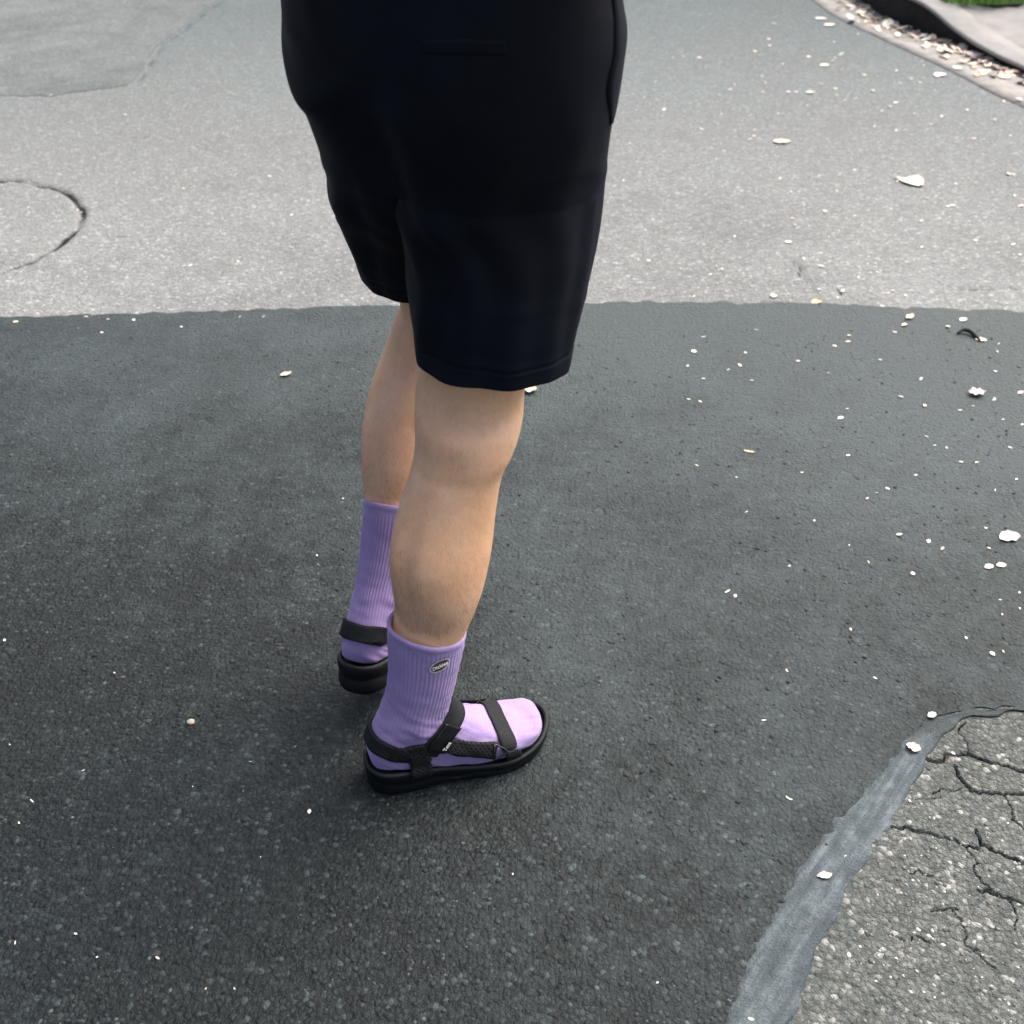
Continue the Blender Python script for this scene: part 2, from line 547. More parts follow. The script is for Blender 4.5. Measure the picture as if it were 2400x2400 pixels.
V, F = join(outer)
ro = obj('road_beyond', V, F, M_OLD, None, False)
tag(ro, kind='structure')

# new dark asphalt patch: one sheet with a torn edge, 5 mm proud of the road
far_edge = jag([(-6, 2.17), (-3, 2.21), (-1.252, 2.264), (-0.841, 2.286), (-0.425, 2.323), (0.321, 2.346), (0.747, 2.337), (1.264, 2.293), (3, 2.2), (6, 2.1)], 0.02, 0.004, 11)
near_edge = jag([(6, 0.97), (4.0, 0.995), (1.0, 1.022), (0.78, 1.018), (0.715, 1.022), (0.650, 1.01), (0.60, 0.985), (0.575, 0.955), (0.515, 0.885), (0.455, 0.815), (0.39, 0.735), (0.315, 0.63), (0.27, 0.556), (0.1, 0.3), (-0.07, 0.02), (-0.62, -0.86), (-1.05, -1.5)], 0.012, 0.0025, 12)
dark_poly = np.concatenate([far_edge, near_edge, np.array([(-6.0, -1.5)])])

def sheet(name, poly, z, thick, mat, parent=None):
    bm = bmesh.new()
    vs_ = [bm.verts.new((x, y, z)) for x, y in poly]
    f = bm.faces.new(vs_)
    if f.normal.z < 0:
        f.normal_flip()
    ext = bmesh.ops.extrude_edge_only(bm, edges=list(bm.edges))
    for g in ext['geom']:
        if isinstance(g, bmesh.types.BMVert):
            g.co.z -= thick
    bmesh.ops.triangulate(bm, faces=[q for q in bm.faces if len(q.verts) > 4])
    bmesh.ops.recalc_face_normals(bm, faces=bm.faces)
    me = bpy.data.meshes.new(name)
    bm.to_mesh(me); bm.free()
    me.materials.append(mat)
    o = bpy.data.objects.new(name, me)
    COL.objects.link(o)
    if parent is not None:
        o.parent = parent
    return o

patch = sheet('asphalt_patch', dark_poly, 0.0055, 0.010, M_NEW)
tag(patch, kind='structure')
# older grey patch, far left, with a wavy lower edge
gp = np.concatenate([jag([(-3.4, 4.05), (-2.4, 4.09), (-1.979, 4.11), (-1.782, 4.11), (-1.627, 4.195), (-1.53, 4.255)], 0.04, 0.008, 21),
                     np.array([(-1.523, 4.38), (-1.58, 4.85), (-1.555, 5.16), (-1.515, 5.78), (-1.48, 6.1), (-3.4, 6.1)])])
tag(sheet('asphalt_patch', gp, 0.0018, 0.004, M_MID), kind='structure')

# cracked lighter asphalt at the lower right, with its open cracks
C2 = [
    ([(0.58, 0.926), (0.608, 0.92), (0.615, 0.932), (0.649, 0.934), (0.669, 0.92), (0.689, 0.917), (0.716, 0.904), (0.78, 0.90), (0.9, 0.91)], 0.0038),
    ([(0.622, 0.915), (0.622, 0.891), (0.627, 0.88), (0.63, 0.871), (0.65, 0.868), (0.672, 0.867), (0.702, 0.868), (0.8, 0.86)], 0.0032),
    ([(0.49, 0.815), (0.527, 0.812), (0.548, 0.805), (0.562, 0.799), (0.581, 0.794), (0.592, 0.786), (0.607, 0.781)], 0.0028),
    ([(0.614, 0.809), (0.615, 0.789), (0.627, 0.776), (0.646, 0.767), (0.659, 0.758), (0.72, 0.74)], 0.0036),
    ([(0.585, 0.722), (0.605, 0.715), (0.619, 0.711), (0.637, 0.703), (0.70, 0.69)], 0.003),
    ([(0.518, 0.695), (0.53, 0.692), (0.545, 0.697), (0.552, 0.695)], 0.0018),
    ([(0.55, 0.86), (0.57, 0.858), (0.585, 0.861)], 0.0015),
    ([(0.592, 0.786), (0.598, 0.760), (0.590, 0.742), (0.605, 0.715)], 0.0012),
    ([(0.649, 0.934), (0.655, 0.955), (0.648, 0.975), (0.665, 0.992)], 0.0013),
    ([(0.672, 0.867), (0.676, 0.845), (0.668, 0.826), (0.684, 0.806), (0.72, 0.80)], 0.0014),
    ([(0.545, 0.697), (0.552, 0.670), (0.545, 0.650), (0.570, 0.620)], 0.0011),
    ([(0.619, 0.711), (0.622, 0.690), (0.612, 0.668)], 0.0012),
    ([(0.505, 0.745), (0.520, 0.748), (0.535, 0.742)], 0.0011),
    ([(0.46, 0.66), (0.475, 0.655), (0.49, 0.66), (0.503, 0.652)], 0.0010),
    ([(0.627, 0.88), (0.605, 0.872), (0.590, 0.874), (0.575, 0.866)], 0.0011),
]
C2 = [(jag(P, 0.005, 0.0015, 30 + i), w * 0.58, 0.012) for i, (P, w) in enumerate(C2)]
slab = groove_sheet('cracked_asphalt', 0.30, 1.0, 0.50, 1.06, 0.0015, C2, M_OLD2, 0.0035)
tag(slab, kind='structure')
sides = [(np.array([(x0, y0, .0035), (x1, y0, .0035), (x1, y1, .0035), (x0, y1, .0035)], dtype=float), [(0, 1, 2, 3)]) for (x0, x1, y0, y1) in ((1.0, 5.0, 0.5, 1.03), (-0.15, 5.0, -0.1, 0.5), (-1.0, 5.0, -1.5, -0.1))]
V, F = join(sides)
tag(obj('cracked_asphalt', V, F, M_OLD2, None, False), kind='structure')

# poured crack sealant along the joint, two overlapping passes
sL = jag([(-0.65, -0.85), (-0.10, 0.03), (0.16, 0.43), (0.241, 0.556), (0.276, 0.627), (0.35, 0.727), (0.419, 0.809), (0.486, 0.87), (0.574, 0.966), (0.612, 1.000), (0.668, 1.012), (0.76, 1.021), (1.0, 1.027), (4.0, 1.0)], 0.010, 0.0024, 41)
sR = jag([(-0.58, -0.88), (-0.03, 0.00), (0.22, 0.40), (0.314, 0.556), (0.358, 0.632), (0.434, 0.739), (0.507, 0.822), (0.565, 0.898), (0.615, 0.958), (0.665, 0.998), (0.758, 1.012), (1.0, 1.019), (4.0, 0.99)], 0.012, 0.0025, 42)
def seal_strip():
    n = 900
    def resample(P):
        d = np.r_[0, np.cumsum(np.hypot(*np.diff(P, axis=0).T))]
        t = np.linspace(0, d[-1], n)
        return np.stack([np.interp(t, d, P[:, 0]), np.interp(t, d, P[:, 1])], -1)
    A, B = resample(sL), resample(sR)
    prof = [(0, 0.0052), (0.02, 0.0058), (0.12, 0.0066), (0.30, 0.0068), (0.42, 0.0062), (0.50, 0.0060), (0.60, 0.0064), (0.78, 0.0070), (0.93, 0.0066), (0.985, 0.0050), (1.0, 0.0033)]
    V, F = [], []
    m = len(prof)
    for k in range(n):
        wob = 0.07 * fbm(k * 0.04, 3.0)
        for (u, z) in prof:
            uu = u + wob * math.sin(math.pi * u)
            p = A[k] * (1 - uu) + B[k] * uu
            V.append((p[0], p[1], z + 0.0009 * fbm(p[0] * 30, p[1] * 30)))
    for k in range(n - 1):
        for i in range(m - 1):
            a = k * m + i
            F.append((a, a + 1, a + m + 1, a + m))
    return np.array(V), F
V, F = seal_strip()
sl = obj('crack_sealant', V, F, M_SEAL)
aw = sl.data.attributes.new('worn', 'FLOAT', 'POINT')
aw.data.foreach_set('value', np.array([max(0.75 * max(0.0, 1 - (i % 11) / 2.5), float(sstep(0.88, 1.03, V[i][1])) * 0.9) for i in range(len(V))], dtype=np.float32))
tag(sl, kind='structure')

# ------------------------------------------------------------------ kerb, gutter, pavement, grass
KB = np.array([(1.62, 9.0), (1.70, 6.6), (1.76, 5.78), (1.785, 5.37), (1.868, 5.07), (1.948, 4.846), (2.005, 4.60), (2.085, 4.34), (2.22, 3.9), (2.42, 3.3), (2.8, 2.2), (3.6, -0.5)])
KH = np.array([0.15, 0.15, 0.15, 0.145, 0.13, 0.075, 0.052, 0.040, 0.035, 0.035, 0.035, 0.035])
GO = np.array([(1.36, 9.0), (1.45, 6.6), (1.54, 5.78), (1.575, 5.41), (1.690, 4.92), (1.815, 4.437), (1.870, 4.138), (1.930, 3.93), (2.05, 3.6), (2.25, 3.1), (2.6, 2.2), (3.4, -0.5)])
KB3 = cr(np.column_stack([KB, KH]), 8)
GO2 = cr(GO, 8)
nK = len(KB3)
dirK = np.gradient(KB3[:, :2], axis=0)
dirK /= np.linalg.norm(dirK, axis=1)[:, None]
nrmK = np.column_stack([-dirK[:, 1], dirK[:, 0]])          # towards +x (away from the road)
if nrmK[0, 0] < 0:
    nrmK = -nrmK
def strip(name, prof_fn, mat, closed=False, parent=None):
    V, F = [], []
    for k in range(nK):
        row = prof_fn(k)
        m = len(row)
        V += row
    for k in range(nK - 1):
        for i in range(m - 1):
            a = k * m + i
            F.append((a, a + 1, a + m + 1, a + m))
    return obj(name, np.array(V), F, mat, parent)
def gutter_prof(k):
    rows = []
    for u, z in ((0, -0.002), (0.0, 0.0035), (0.3, 0.0045), (0.7, 0.005), (1.0, 0.004), (1.12, 0.004)):
        p = GO2[k] * (1 - u) + KB3[k, :2] * u
        rows.append((p[0] + (0.008 * fbm(k * 0.7, 1) if u == 0 else 0), p[1], z))
    return rows
tag(strip('gutter', gutter_prof, M_GUTTER), kind='structure')
kerb = bpy.data.objects.new('kerb', None); COL.objects.link(kerb)
kerb.location = (1.95, 4.85, 0)
tag(kerb, 'pale concrete kerb with a black face dropping to road level at the right', 'kerb')
def P3(k, off, z):
    return (KB3[k, 0] + nrmK[k, 0] * off, KB3[k, 1] + nrmK[k, 1] * off, z)
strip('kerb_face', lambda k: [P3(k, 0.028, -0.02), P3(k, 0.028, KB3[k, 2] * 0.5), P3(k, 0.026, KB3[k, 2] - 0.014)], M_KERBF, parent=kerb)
strip('kerb_stone', lambda k: [P3(k, 0.03, KB3[k, 2] - 0.016), P3(k, 0.003, KB3[k, 2] - 0.016), P3(k, -0.001, KB3[k, 2] - 0.010), P3(k, 0.003, KB3[k, 2] - 0.002), P3(k, 0.012, KB3[k, 2]), P3(k, 0.08, KB3[k, 2] + 0.002), P3(k, 0.150, KB3[k, 2] + 0.004), P3(k, 0.152, -0.02)], M_KERB, parent=kerb)
def apron_prof(k):
    rows = []
    for off in (0.148, 0.3, 0.6, 1.2, 2.4, 5.0):
        p = P3(k, off, 0)
        rows.append((p[0], p[1], KB3[k, 2] + 0.002 + (0.155 - KB3[k, 2]) * float(sstep(0.0, 1.3, off)) * 0.8 + 0.003 * fbm(p[0] * 3, p[1] * 3)))
    return rows
tag(strip('pavement', apron_prof, M_KERB), kind='structure')
# lawn behind the kerb: soil mound plus blades
def lawn_z(x, y):
    return 0.155 + 0.02 * float(sstep(2.0, 2.6, x))
lp = np.array([(1.93, 9.0), (1.925, 6.2), (1.945, 5.40), (1.975, 5.11), (2.06, 5.075), (2.2, 5.075), (2.4, 5.13), (2.9, 5.2), (5, 5.4), (5, 9)])
tag(sheet('lawn_soil', jag(lp, 0.05, 0.008, 51), 0.126, 0.05, M_SOIL), kind='structure')
def blades():
    V, F, T = [], [], []
    n = 0
    while n < 16000:
        x = random.uniform(1.9, 3.6); y = 5.03 + 1.3 * random.random() ** 2
        if not inside(np.array([x + 0.02]), np.array([y + random.uniform(0.0, 0.045)]), lp)[0]:
            continue
        h = random.uniform(0.02, 0.042); a = random.uniform(0, 6.28); b = random.uniform(0, 6.28)
        l = random.uniform(0.2, 0.9) * h
        w = random.uniform(0.0018, 0.0035)
        c, s = math.cos(a) * w, math.sin(a) * w
        dx, dy = math.cos(b) * l, math.sin(b) * l
        i = len(V)
        z = 0.130
        V += [(x - c, y - s, z), (x + c, y + s, z), (x + c * .7 + dx * .4, y + s * .7 + dy * .4, z + h * .65), (x - c * .7 + dx * .4, y - s * .7 + dy * .4, z + h * .65), (x + dx, y + dy, z + h)]
        F += [(i, i + 1, i + 2, i + 3), (i + 3, i + 2, i + 4)]
        g = random.uniform(0.7, 1.3); yl = random.uniform(0.8, 1.5)
        T += [(0.12 * g * yl, 0.29 * g, 0.055 * g, 1)] * 5
        n += 1
    return V, F, T
V, F, T = blades()
gr = obj('grass', np.array(V), F, M_BLADE)
a = gr.data.attributes.new('tint', 'FLOAT_COLOR', 'POINT')
a.data.foreach_set('color', np.array(T, dtype=np.float32).ravel())
tag(gr, 'mown green grass behind the kerb', kind='stuff')

# ------------------------------------------------------------------ loose chippings bedded in the asphalt
def chips(name, n, xr, yr, poly, z, smin, smax, tints, seed, keep_in=True):
    r = np.random.default_rng(seed)
    t = (1 + 5 ** 0.5) / 2
    ico = np.array([(-1, t, 0), (1, t, 0), (-1, -t, 0), (1, -t, 0), (0, -1, t), (0, 1, t), (0, -1, -t), (0, 1, -t), (t, 0, -1), (t, 0, 1), (-t, 0, -1), (-t, 0, 1)]) / 1.9
    tri = np.array([(0, 11, 5), (0, 5, 1), (0, 1, 7), (0, 7, 10), (0, 10, 11), (1, 5, 9), (5, 11, 4), (11, 10, 2), (10, 7, 6), (7, 1, 8), (3, 9, 4), (3, 4, 2), (3, 2, 6), (3, 6, 8), (3, 8, 9), (4, 9, 5), (2, 4, 11), (6, 2, 10), (8, 6, 7), (9, 8, 1)])
    # denser near the camera, where single stones can be seen
    yy = yr[0] + (yr[1] - yr[0]) * r.random(n * 3) ** 1.6
    half = 0.12 + 0.5 * (yy * 0.788 + 0.72) * 1.08
    xx = np.clip((r.random(n * 3) * 2 - 1) * half, xr[0], xr[1])
    ok = inside(xx, yy, poly) if keep_in else ~inside(xx, yy, poly)
    # clumped, as ravelled surfacing is
    cl = np.array([noise.noise(Vector((x * 5, y * 5, 2.0))) for x, y in zip(xx, yy)])
    ok &= (cl + 0.45 > r.random(n * 3))
    xx, yy = xx[ok][:n], yy[ok][:n]
    n = len(xx)
    s = smin + (smax - smin) * r.random(n) ** 3
    V = ico[None] * (1 + 0.35 * (r.random((n, 12, 1)) - 0.5))
    V = V * np.stack([s * r.uniform(0.7, 1.4, n), s * r.uniform(0.7, 1.2, n), s * r.uniform(0.35, 0.7, n)], -1)[:, None, :]
    a = r.random(n) * 6.283
    ca, sa = np.cos(a)[:, None], np.sin(a)[:, None]
    X = V[..., 0] * ca - V[..., 1] * sa + xx[:, None]
    Y = V[..., 0] * sa + V[..., 1] * ca + yy[:, None]
    Z = V[..., 2] + z + (s * r.uniform(-0.15, 0.2, n))[:, None]
    P = np.stack([X, Y, Z], -1).reshape(-1, 3)
    Fc = (tri[None] + (np.arange(n) * 12)[:, None, None]).reshape(-1, 3)
    me_o = obj(name, P, Fc, M_CHIP, None, False)
    tn = np.array(tints)[r.choice(len(tints), n)] * r.uniform(0.7, 1.25, (n, 1))
    tn = np.repeat(np.column_stack([tn, np.ones(n)]), 12, axis=0)
    at_ = me_o.data.attributes.new('tint', 'FLOAT_COLOR', 'POINT')
    at_.data.foreach_set('color', tn.astype(np.float32).ravel())
    tag(me_o, kind='stuff')
    return me_o
G = [(0.026, 0.033, 0.035)] * 4 + [(0.019, 0.025, 0.026)] * 4 + [(0.038, 0.046, 0.047)] * 4 + [(0.014, 0.019, 0.020)] * 1 + [(0.075, 0.083, 0.08)] * 1
chips('loose_gravel', 12000, (-1.5, 1.3), (0.5, 2.2), dark_poly, 0.005, 0.0011, 0.0040, G, 5)['label'] = 'small dark stone chippings bedded in the new asphalt'
slab_poly = np.array([(0.33, 0.54), (0.52, 0.82), (0.63, 0.95), (0.68, 0.995), (1.4, 1.0), (1.4, 0.4), (0.3, 0.4)])
G2 = [(0.16, 0.165, 0.155), (0.21, 0.21, 0.195), (0.10, 0.105, 0.10), (0.28, 0.275, 0.255), (0.07, 0.07, 0.065), (0.5, 0.48, 0.45)]
chips('loose_gravel', 3500, (0.3, 1.2), (0.5, 1.0), slab_poly, 0.0035, 0.0011, 0.0032, G2, 6)['label'] = 'pale stone chippings bedded in the cracked old asphalt'

# ------------------------------------------------------------------ fallen petals and leaves
PETALS = [(0.397,2.026,0.0106,0),(0.424,1.969,0.0104,0),(0.379,1.883,0.0101,0),(0.403,1.874,0.0101,0),(0.515,2.029,0.0174,0),(0.530,1.961,0.0104,0),(0.584,2.197,0.0112,0),(0.798,2.167,0.0111,0),(0.752,2.118,0.0110,0),(0.707,1.995,0.0105,0),(0.651,2.047,0.0107,0),(0.687,1.809,0.0161,0),(0.839,2.052,0.0107,0),(0.945,2.219,0.0185,0),(0.911,2.186,0.0112,0),(0.923,2.330,0.0117,0),(0.664,2.385,0.0195,0),(1.046,2.210,0.0113,0),(1.138,2.129,0.0110,0),(1.120,2.090,0.0109,0),(1.082,2.000,0.0105,0),(1.104,1.910,0.0167,0),(0.878,1.856,0.0100,0),(0.947,1.839,0.0099,0),(0.981,1.855,0.0100,0),(1.025,1.803,0.0098,0),(1.057,1.784,0.0097,0),(0.851,1.707,0.0095,0),(0.845,1.739,0.0096,0),(1.000,1.700,0.0094,0),(0.884,1.649,0.0093,0),(0.915,1.649,0.0093,0),(0.971,1.592,0.0091,0),(0.917,1.557,0.0089,0),(0.781,1.605,0.0091,0),(0.690,1.548,0.0089,0),(0.667,1.531,0.0088,0),(0.563,1.614,0.0091,0),(0.668,1.672,0.0093,0),(0.433,1.598,0.0091,0),(0.433,1.490,0.0087,0),(0.362,1.638,0.0092,0),(0.857,1.442,0.0085,0),(0.842,1.386,0.0083,0),(0.759,1.383,0.0136,0),(0.619,1.348,0.0082,0),(0.552,1.464,0.0086,0),(0.373,1.262,0.0079,0),(0.687,1.318,0.0081,0),(0.812,1.252,0.0078,0),(0.836,1.231,0.0077,0),(0.802,1.217,0.0077,0),(0.545,1.182,0.0076,0),(0.724,1.163,0.0075,0),(0.753,1.128,0.0121,0),(0.772,1.133,0.0074,0),(0.423,1.093,0.0073,0),(0.555,1.077,0.0072,0),(0.462,2.385,0.0119,0),(0.791,2.611,0.0127,0),(0.977,2.583,0.0126,0),(1.063,2.590,0.0127,0),(0.825,2.378,0.0119,0),(0.976,2.416,0.0120,0),(0.559,2.548,0.0125,0),(1.276,4.678,0.0202,0),(1.365,4.614,0.0200,0),(1.161,4.144,0.0299,0),(1.107,4.153,0.0150,0),(1.411,4.170,0.0301,0),(1.419,3.966,0.0288,0),(1.743,4.604,0.0199,0),(1.576,3.854,0.0172,0),(1.505,3.755,0.0276,0),(1.530,3.561,0.0265,0),(1.220,3.195,0.0216,1),(1.748,4.075,0.0180,0),(1.450,3.218,0.0149,0),(1.592,3.254,0.0246,0),(1.609,3.254,0.0151,0),(1.349,3.166,0.0147,0),(1.264,3.049,0.0143,0),(1.248,2.889,0.0225,0),(0.821,2.889,0.0137,0),(0.819,2.845,0.0136,0),(0.929,2.944,0.0139,0),(0.896,2.759,0.0133,0),(1.528,2.986,0.0205,1),(1.396,2.705,0.0214,0),(1.636,3.596,0.0163,0),(0.863,3.104,0.0145,0),(1.244,5.272,0.0223,0),(1.448,4.925,0.0211,0),(1.593,5.069,0.0216,0),(1.486,3.885,0.0173,0),(1.539,3.066,0.0144,0),(1.872,4.032,0.0179,0),(-1.201,2.237,0.0114,0),(-1.040,2.264,0.0115,0),(-0.981,2.248,0.0114,0),(-0.918,2.246,0.0114,0),(-0.664,2.264,0.0115,0),(-0.606,2.264,0.0115,0),(-0.793,2.210,0.0113,0),(-1.294,2.957,0.0140,0),(-1.276,2.937,0.0139,0),(-1.784,4.117,0.0182,0),(-1.424,3.874,0.0173,0),(-1.021,3.129,0.0146,0),(-0.775,3.237,0.0150,0),(-0.739,2.596,0.0127,0),(-0.650,2.917,0.0138,0),(-0.861,2.568,0.0126,0),(-0.807,1.158,0.0075,0),(-0.611,1.088,0.0072,0),(-0.598,0.904,0.0066,0),(-0.718,0.949,0.0067,0),(-0.651,0.853,0.0104,0),(-0.655,0.818,0.0063,0),(-0.587,0.827,0.0063,0),(-0.439,0.877,0.0065,0),(-0.272,0.836,0.0103,0),(-0.324,0.767,0.0061,0),(-0.596,0.650,0.0092,0),(-0.527,0.661,0.0057,0),(-0.492,0.632,0.0056,0),(-0.420,0.631,0.0091,0),(-0.321,0.594,0.0054,0),(-0.354,0.594,0.0054,0),(-0.368,0.919,0.0066,0),(-0.309,0.946,0.0067,0),(-0.976,2.183,0.0112,0),(-1.039,2.204,0.0113,0),(-0.341,1.366,0.0082,0),(-0.317,1.530,0.0088,0),(0.001,0.742,0.0060,0),(0.169,0.601,0.0055,0),(0.592,0.974,0.0112,0),(0.626,0.934,0.0067,0),(0.496,0.822,0.0063,0),(0.432,0.768,0.0061,0),(0.362,0.673,0.0094,0),(0.348,0.660,0.0057,0),(0.319,0.618,0.0091,0),(0.311,0.604,0.0090,0),(0.270,0.559,0.0087,0),(0.294,0.560,0.0087,0),(0.376,0.857,0.0105,0),(0.369,0.994,0.0069,0),(0.540,0.854,0.0064,0),(0.456,0.631,0.0056,0)]
LEAVES = [
 (1.263,3.178,0.0833,'crescent','large curled cream leaf with a deep notch lying on the light old asphalt'),
 (1.746,4.393,0.0593,'flat','flat pinkish white leaf lying on the light asphalt nearest the gutter'),
 (0.931,3.567,0.0559,'flat','oval cream leaf with one small dark spot on the light asphalt'),
 (0.037,1.917,0.0316,'crumple','crumpled cream leaf just behind the right edge of the bent knee'),
 (-0.504,1.984,0.0286,'curl','curled cream leaf alone on the dark asphalt beside the left leg'),
 (0.968,2.259,0.0333,'curl','cream leaf with a dark edge on the dark asphalt just below the patch seam'),
 (1.006,1.903,0.0333,'crumple','crumpled pinkish white leaf on the right side of the dark asphalt'),
 (0.890,1.417,0.0383,'flat','long white leaf lying level near the right edge of the dark asphalt'),
 (0.824,1.336,0.0163,'flat','left one of two round white petals side by side on the dark asphalt'),
 (0.847,1.340,0.0163,'flat','right one of two round white petals side by side on the dark asphalt'),
 (0.474,1.685,0.0205,'stick','short tan leaf scrap on the middle of the dark asphalt'),
 (0.764,2.346,0.0278,'crumple','brown and cream leaf scrap caught on the patch seam'),
 (1.096,2.248,0.0208,'flat','round white petal beside the dark curved twig'),
 (1.103,2.147,0.0241,'flat','grey leaf at the tip of the dark curved twig'),
 (0.617,1.002,0.0138,'flat','topmost white petal in the grey crack sealant'),
 (0.571,0.941,0.0183,'crumple','crumpled white petal pair on the grey sealant strip beside the branching crack'),
 (0.614,0.923,0.0121,'stick','yellow leaf stalk standing where the crack meets the sealant strip'),
 (0.396,0.739,0.0185,'curl','curled white leaf on the middle of the grey sealant strip'),
 (1.493,5.366,0.0536,'flat','upper one of two white petals touching near the gutter'),
 (1.503,5.238,0.0525,'flat','lower one of two white petals touching near the gutter'),
 (1.311,4.540,0.0394,'flat','oval white petal on light asphalt below the touching pair')]


def leaf_mesh(kind, seed):
    """thin curled leaf of unit length, its lowest point at z = 0."""
    r = random.Random(seed)
    nu, nv = 12, 6
    V, F = [], []
    width = {'crescent': 0.26, 'flat': 0.34, 'curl': 0.26, 'crumple': 0.40, 'stick': 0.13}[kind]
    bend = {'crescent': 0.5, 'flat': 0.25, 'curl': 1.5, 'crumple': 0.8, 'stick': 0.6}[kind] * r.uniform(0.7, 1.2)
    cup = {'crescent': 0.15, 'flat': 0.10, 'curl': 0.30, 'crumple': 0.25, 'stick': 0.05}[kind] * r.uniform(0.6, 1.3)
    side = r.uniform(-0.6, 0.6) + (1.3 if kind == 'curl' else 0)
    ph = r.uniform(0, 6)
    for i in range(nu + 1):
        t = i / nu
        w = width * (math.sin(math.pi * min(1, t * 0.93 + 0.05)) ** 0.65) * (1 + 0.10 * math.sin(t * 17 + ph))
        ang = (t - 0.5) * side
        cx, cy = (t - 0.5) * math.cos(ang), 0.55 * math.sin(ang) * abs(t - 0.5) * (1.6 if kind == 'curl' else 1)
        if kind == 'crescent':
            ang = (t - 0.5) * 2.5
            cx, cy = 0.46 * math.sin(ang), 0.46 * (1 - math.cos(ang))
            w *= 0.55 + 0.65 * t
        for j in range(nv + 1):
            v = j / nv * 2 - 1
            x = cx - math.sin(ang) * v * w * 0.5
            y = cy + math.cos(ang) * v * w
            z = bend * 0.25 * (t - 0.45) ** 2 + cup * v * v * w * 1.4
            if kind == 'crumple':
                z += 0.10 * math.sin(x * 11 + ph) * math.cos(y * 13 + ph)
            z += 0.02 * math.sin(x * 19 + y * 23 + ph)
            V.append((x, y, z))
    for i in range(nu):
        for j in range(nv):
            a_ = i * (nv + 1) + j
            F.append((a_, a_ + 1, a_ + nv + 2, a_ + nv + 1))
    V = np.array(V)
    V[:, 2] -= V[:, 2].min()
    n = len(V)
    V2 = V.copy(); V2[:, 2] += 0.02                      # real thickness
    F2 = [tuple(q + n for q in f) for f in F]
    F = [tuple(reversed(f)) for f in F]
    rim = [i * (nv + 1) for i in range(nu + 1)]
    rim2 = [i * (nv + 1) + nv for i in range(nu + 1)]
    E = []
    for a_, b_ in zip(rim[:-1], rim[1:]):
        E.append((a_, b_, b_ + n, a_ + n))
    for a_, b_ in zip(rim2[:-1], rim2[1:]):
        E.append((b_, a_, a_ + n, b_ + n))
    for j in range(nv):
        E.append((j + 1, j, j + n, j + 1 + n))
        q = nu * (nv + 1) + j
        E.append((q, q + 1, q + 1 + n, q + n))
    return mesh_np('leaf', np.concatenate([V, V2]), F + F2 + E, None)

def ground_z(x, y):
    if inside(np.array([x]), np.array([y]), dark_poly)[0]:
        return 0.006
    return 0.005 if y < 1.2 else 0.001

PM = [leaf_mesh(k, i) for i, k in enumerate(['flat', 'curl', 'crumple', 'curl', 'stick', 'crumple', 'crescent', 'crumple', 'flat'])]
pmeshes = []
for m_ in PM:
    a_ = m_.copy(); a_.materials.append(M_PETAL)
    b_ = m_.copy(); b_.materials.append(M_PINK)
    pmeshes.append((a_, b_))
fr = random.Random(33)
while len(PETALS) < 262:
    y = fr.uniform(1.25, 5.0)
    x = fr.uniform(0.35, 2.0)
    half = (y * 0.788 + 0.72) * 0.5
    gx = float(np.interp(y, GO[::-1, 1], GO[::-1, 0]))
    if x > min(half, gx - 0.05) or fr.random() > (x / half) ** 0.8:
        continue
    PETALS.append((x, y, fr.uniform(0.006, 0.014) * (1.0 + 0.25 * (y - 1.2)), 0))
for i, (x, y, s, pink) in enumerate(PETALS):
    o = bpy.data.objects.new('fallen_petal', random.choice(pmeshes)[pink])
    COL.objects.link(o)
    on_dark = inside(np.array([x]), np.array([y]), dark_poly)[0]
    o.location = (x, y, ground_z(x, y) + 0.0005)
    k = s * random.uniform(0.7, 1.15) * (0.72 if x < 0.25 and y < 2.0 else 0.95)
    o.scale = (k, k * random.uniform(0.5, 1.1), k * random.uniform(0.4, 0.9))
    o.rotation_euler = (random.uniform(-0.12, 0.12), random.uniform(-0.12, 0.12), random.uniform(0, 6.28))
    if pink:
        tag(o, 'small pinkish petal lying on the light old asphalt', 'petal', 'pinkish petals scattered on the light asphalt')
    elif on_dark and y > 2.12:
        tag(o, 'small pale petal on the dark asphalt close along the seam with the light road', 'petal', 'pale petals along the patch seam')
    elif on_dark and x < -0.22:
        tag(o, 'small pale speck of petal on the dark asphalt left of the person', 'petal', 'pale petals left of the person')
    elif on_dark and y > 1.15 and x > 0.0:
        tag(o, 'small pale petal on the dark asphalt right of the person', 'petal', 'pale petals right of the person')
    elif on_dark:
        tag(o, 'small pale speck of petal on the dark asphalt between sandals and sealant strip', 'petal', 'pale petals in front of the sandals')
    elif y < 1.2:
        tag(o, 'small pale petal caught on the grey sealant strip or the cracked slab', 'petal', 'pale petals along the sealant strip')
    elif x < 0:
        tag(o, 'small pale petal on the light old asphalt left of the person', 'petal', 'pale petals on the light road, left')
    elif y > 3.4:
        tag(o, 'small pale petal far out on the light road near the gutter', 'petal', 'pale petals on the light road, towards the gutter')
    else:
        tag(o, 'small pale petal on the light road just beyond the dark patch, right of the person', 'petal', 'pale petals on the light road, right')
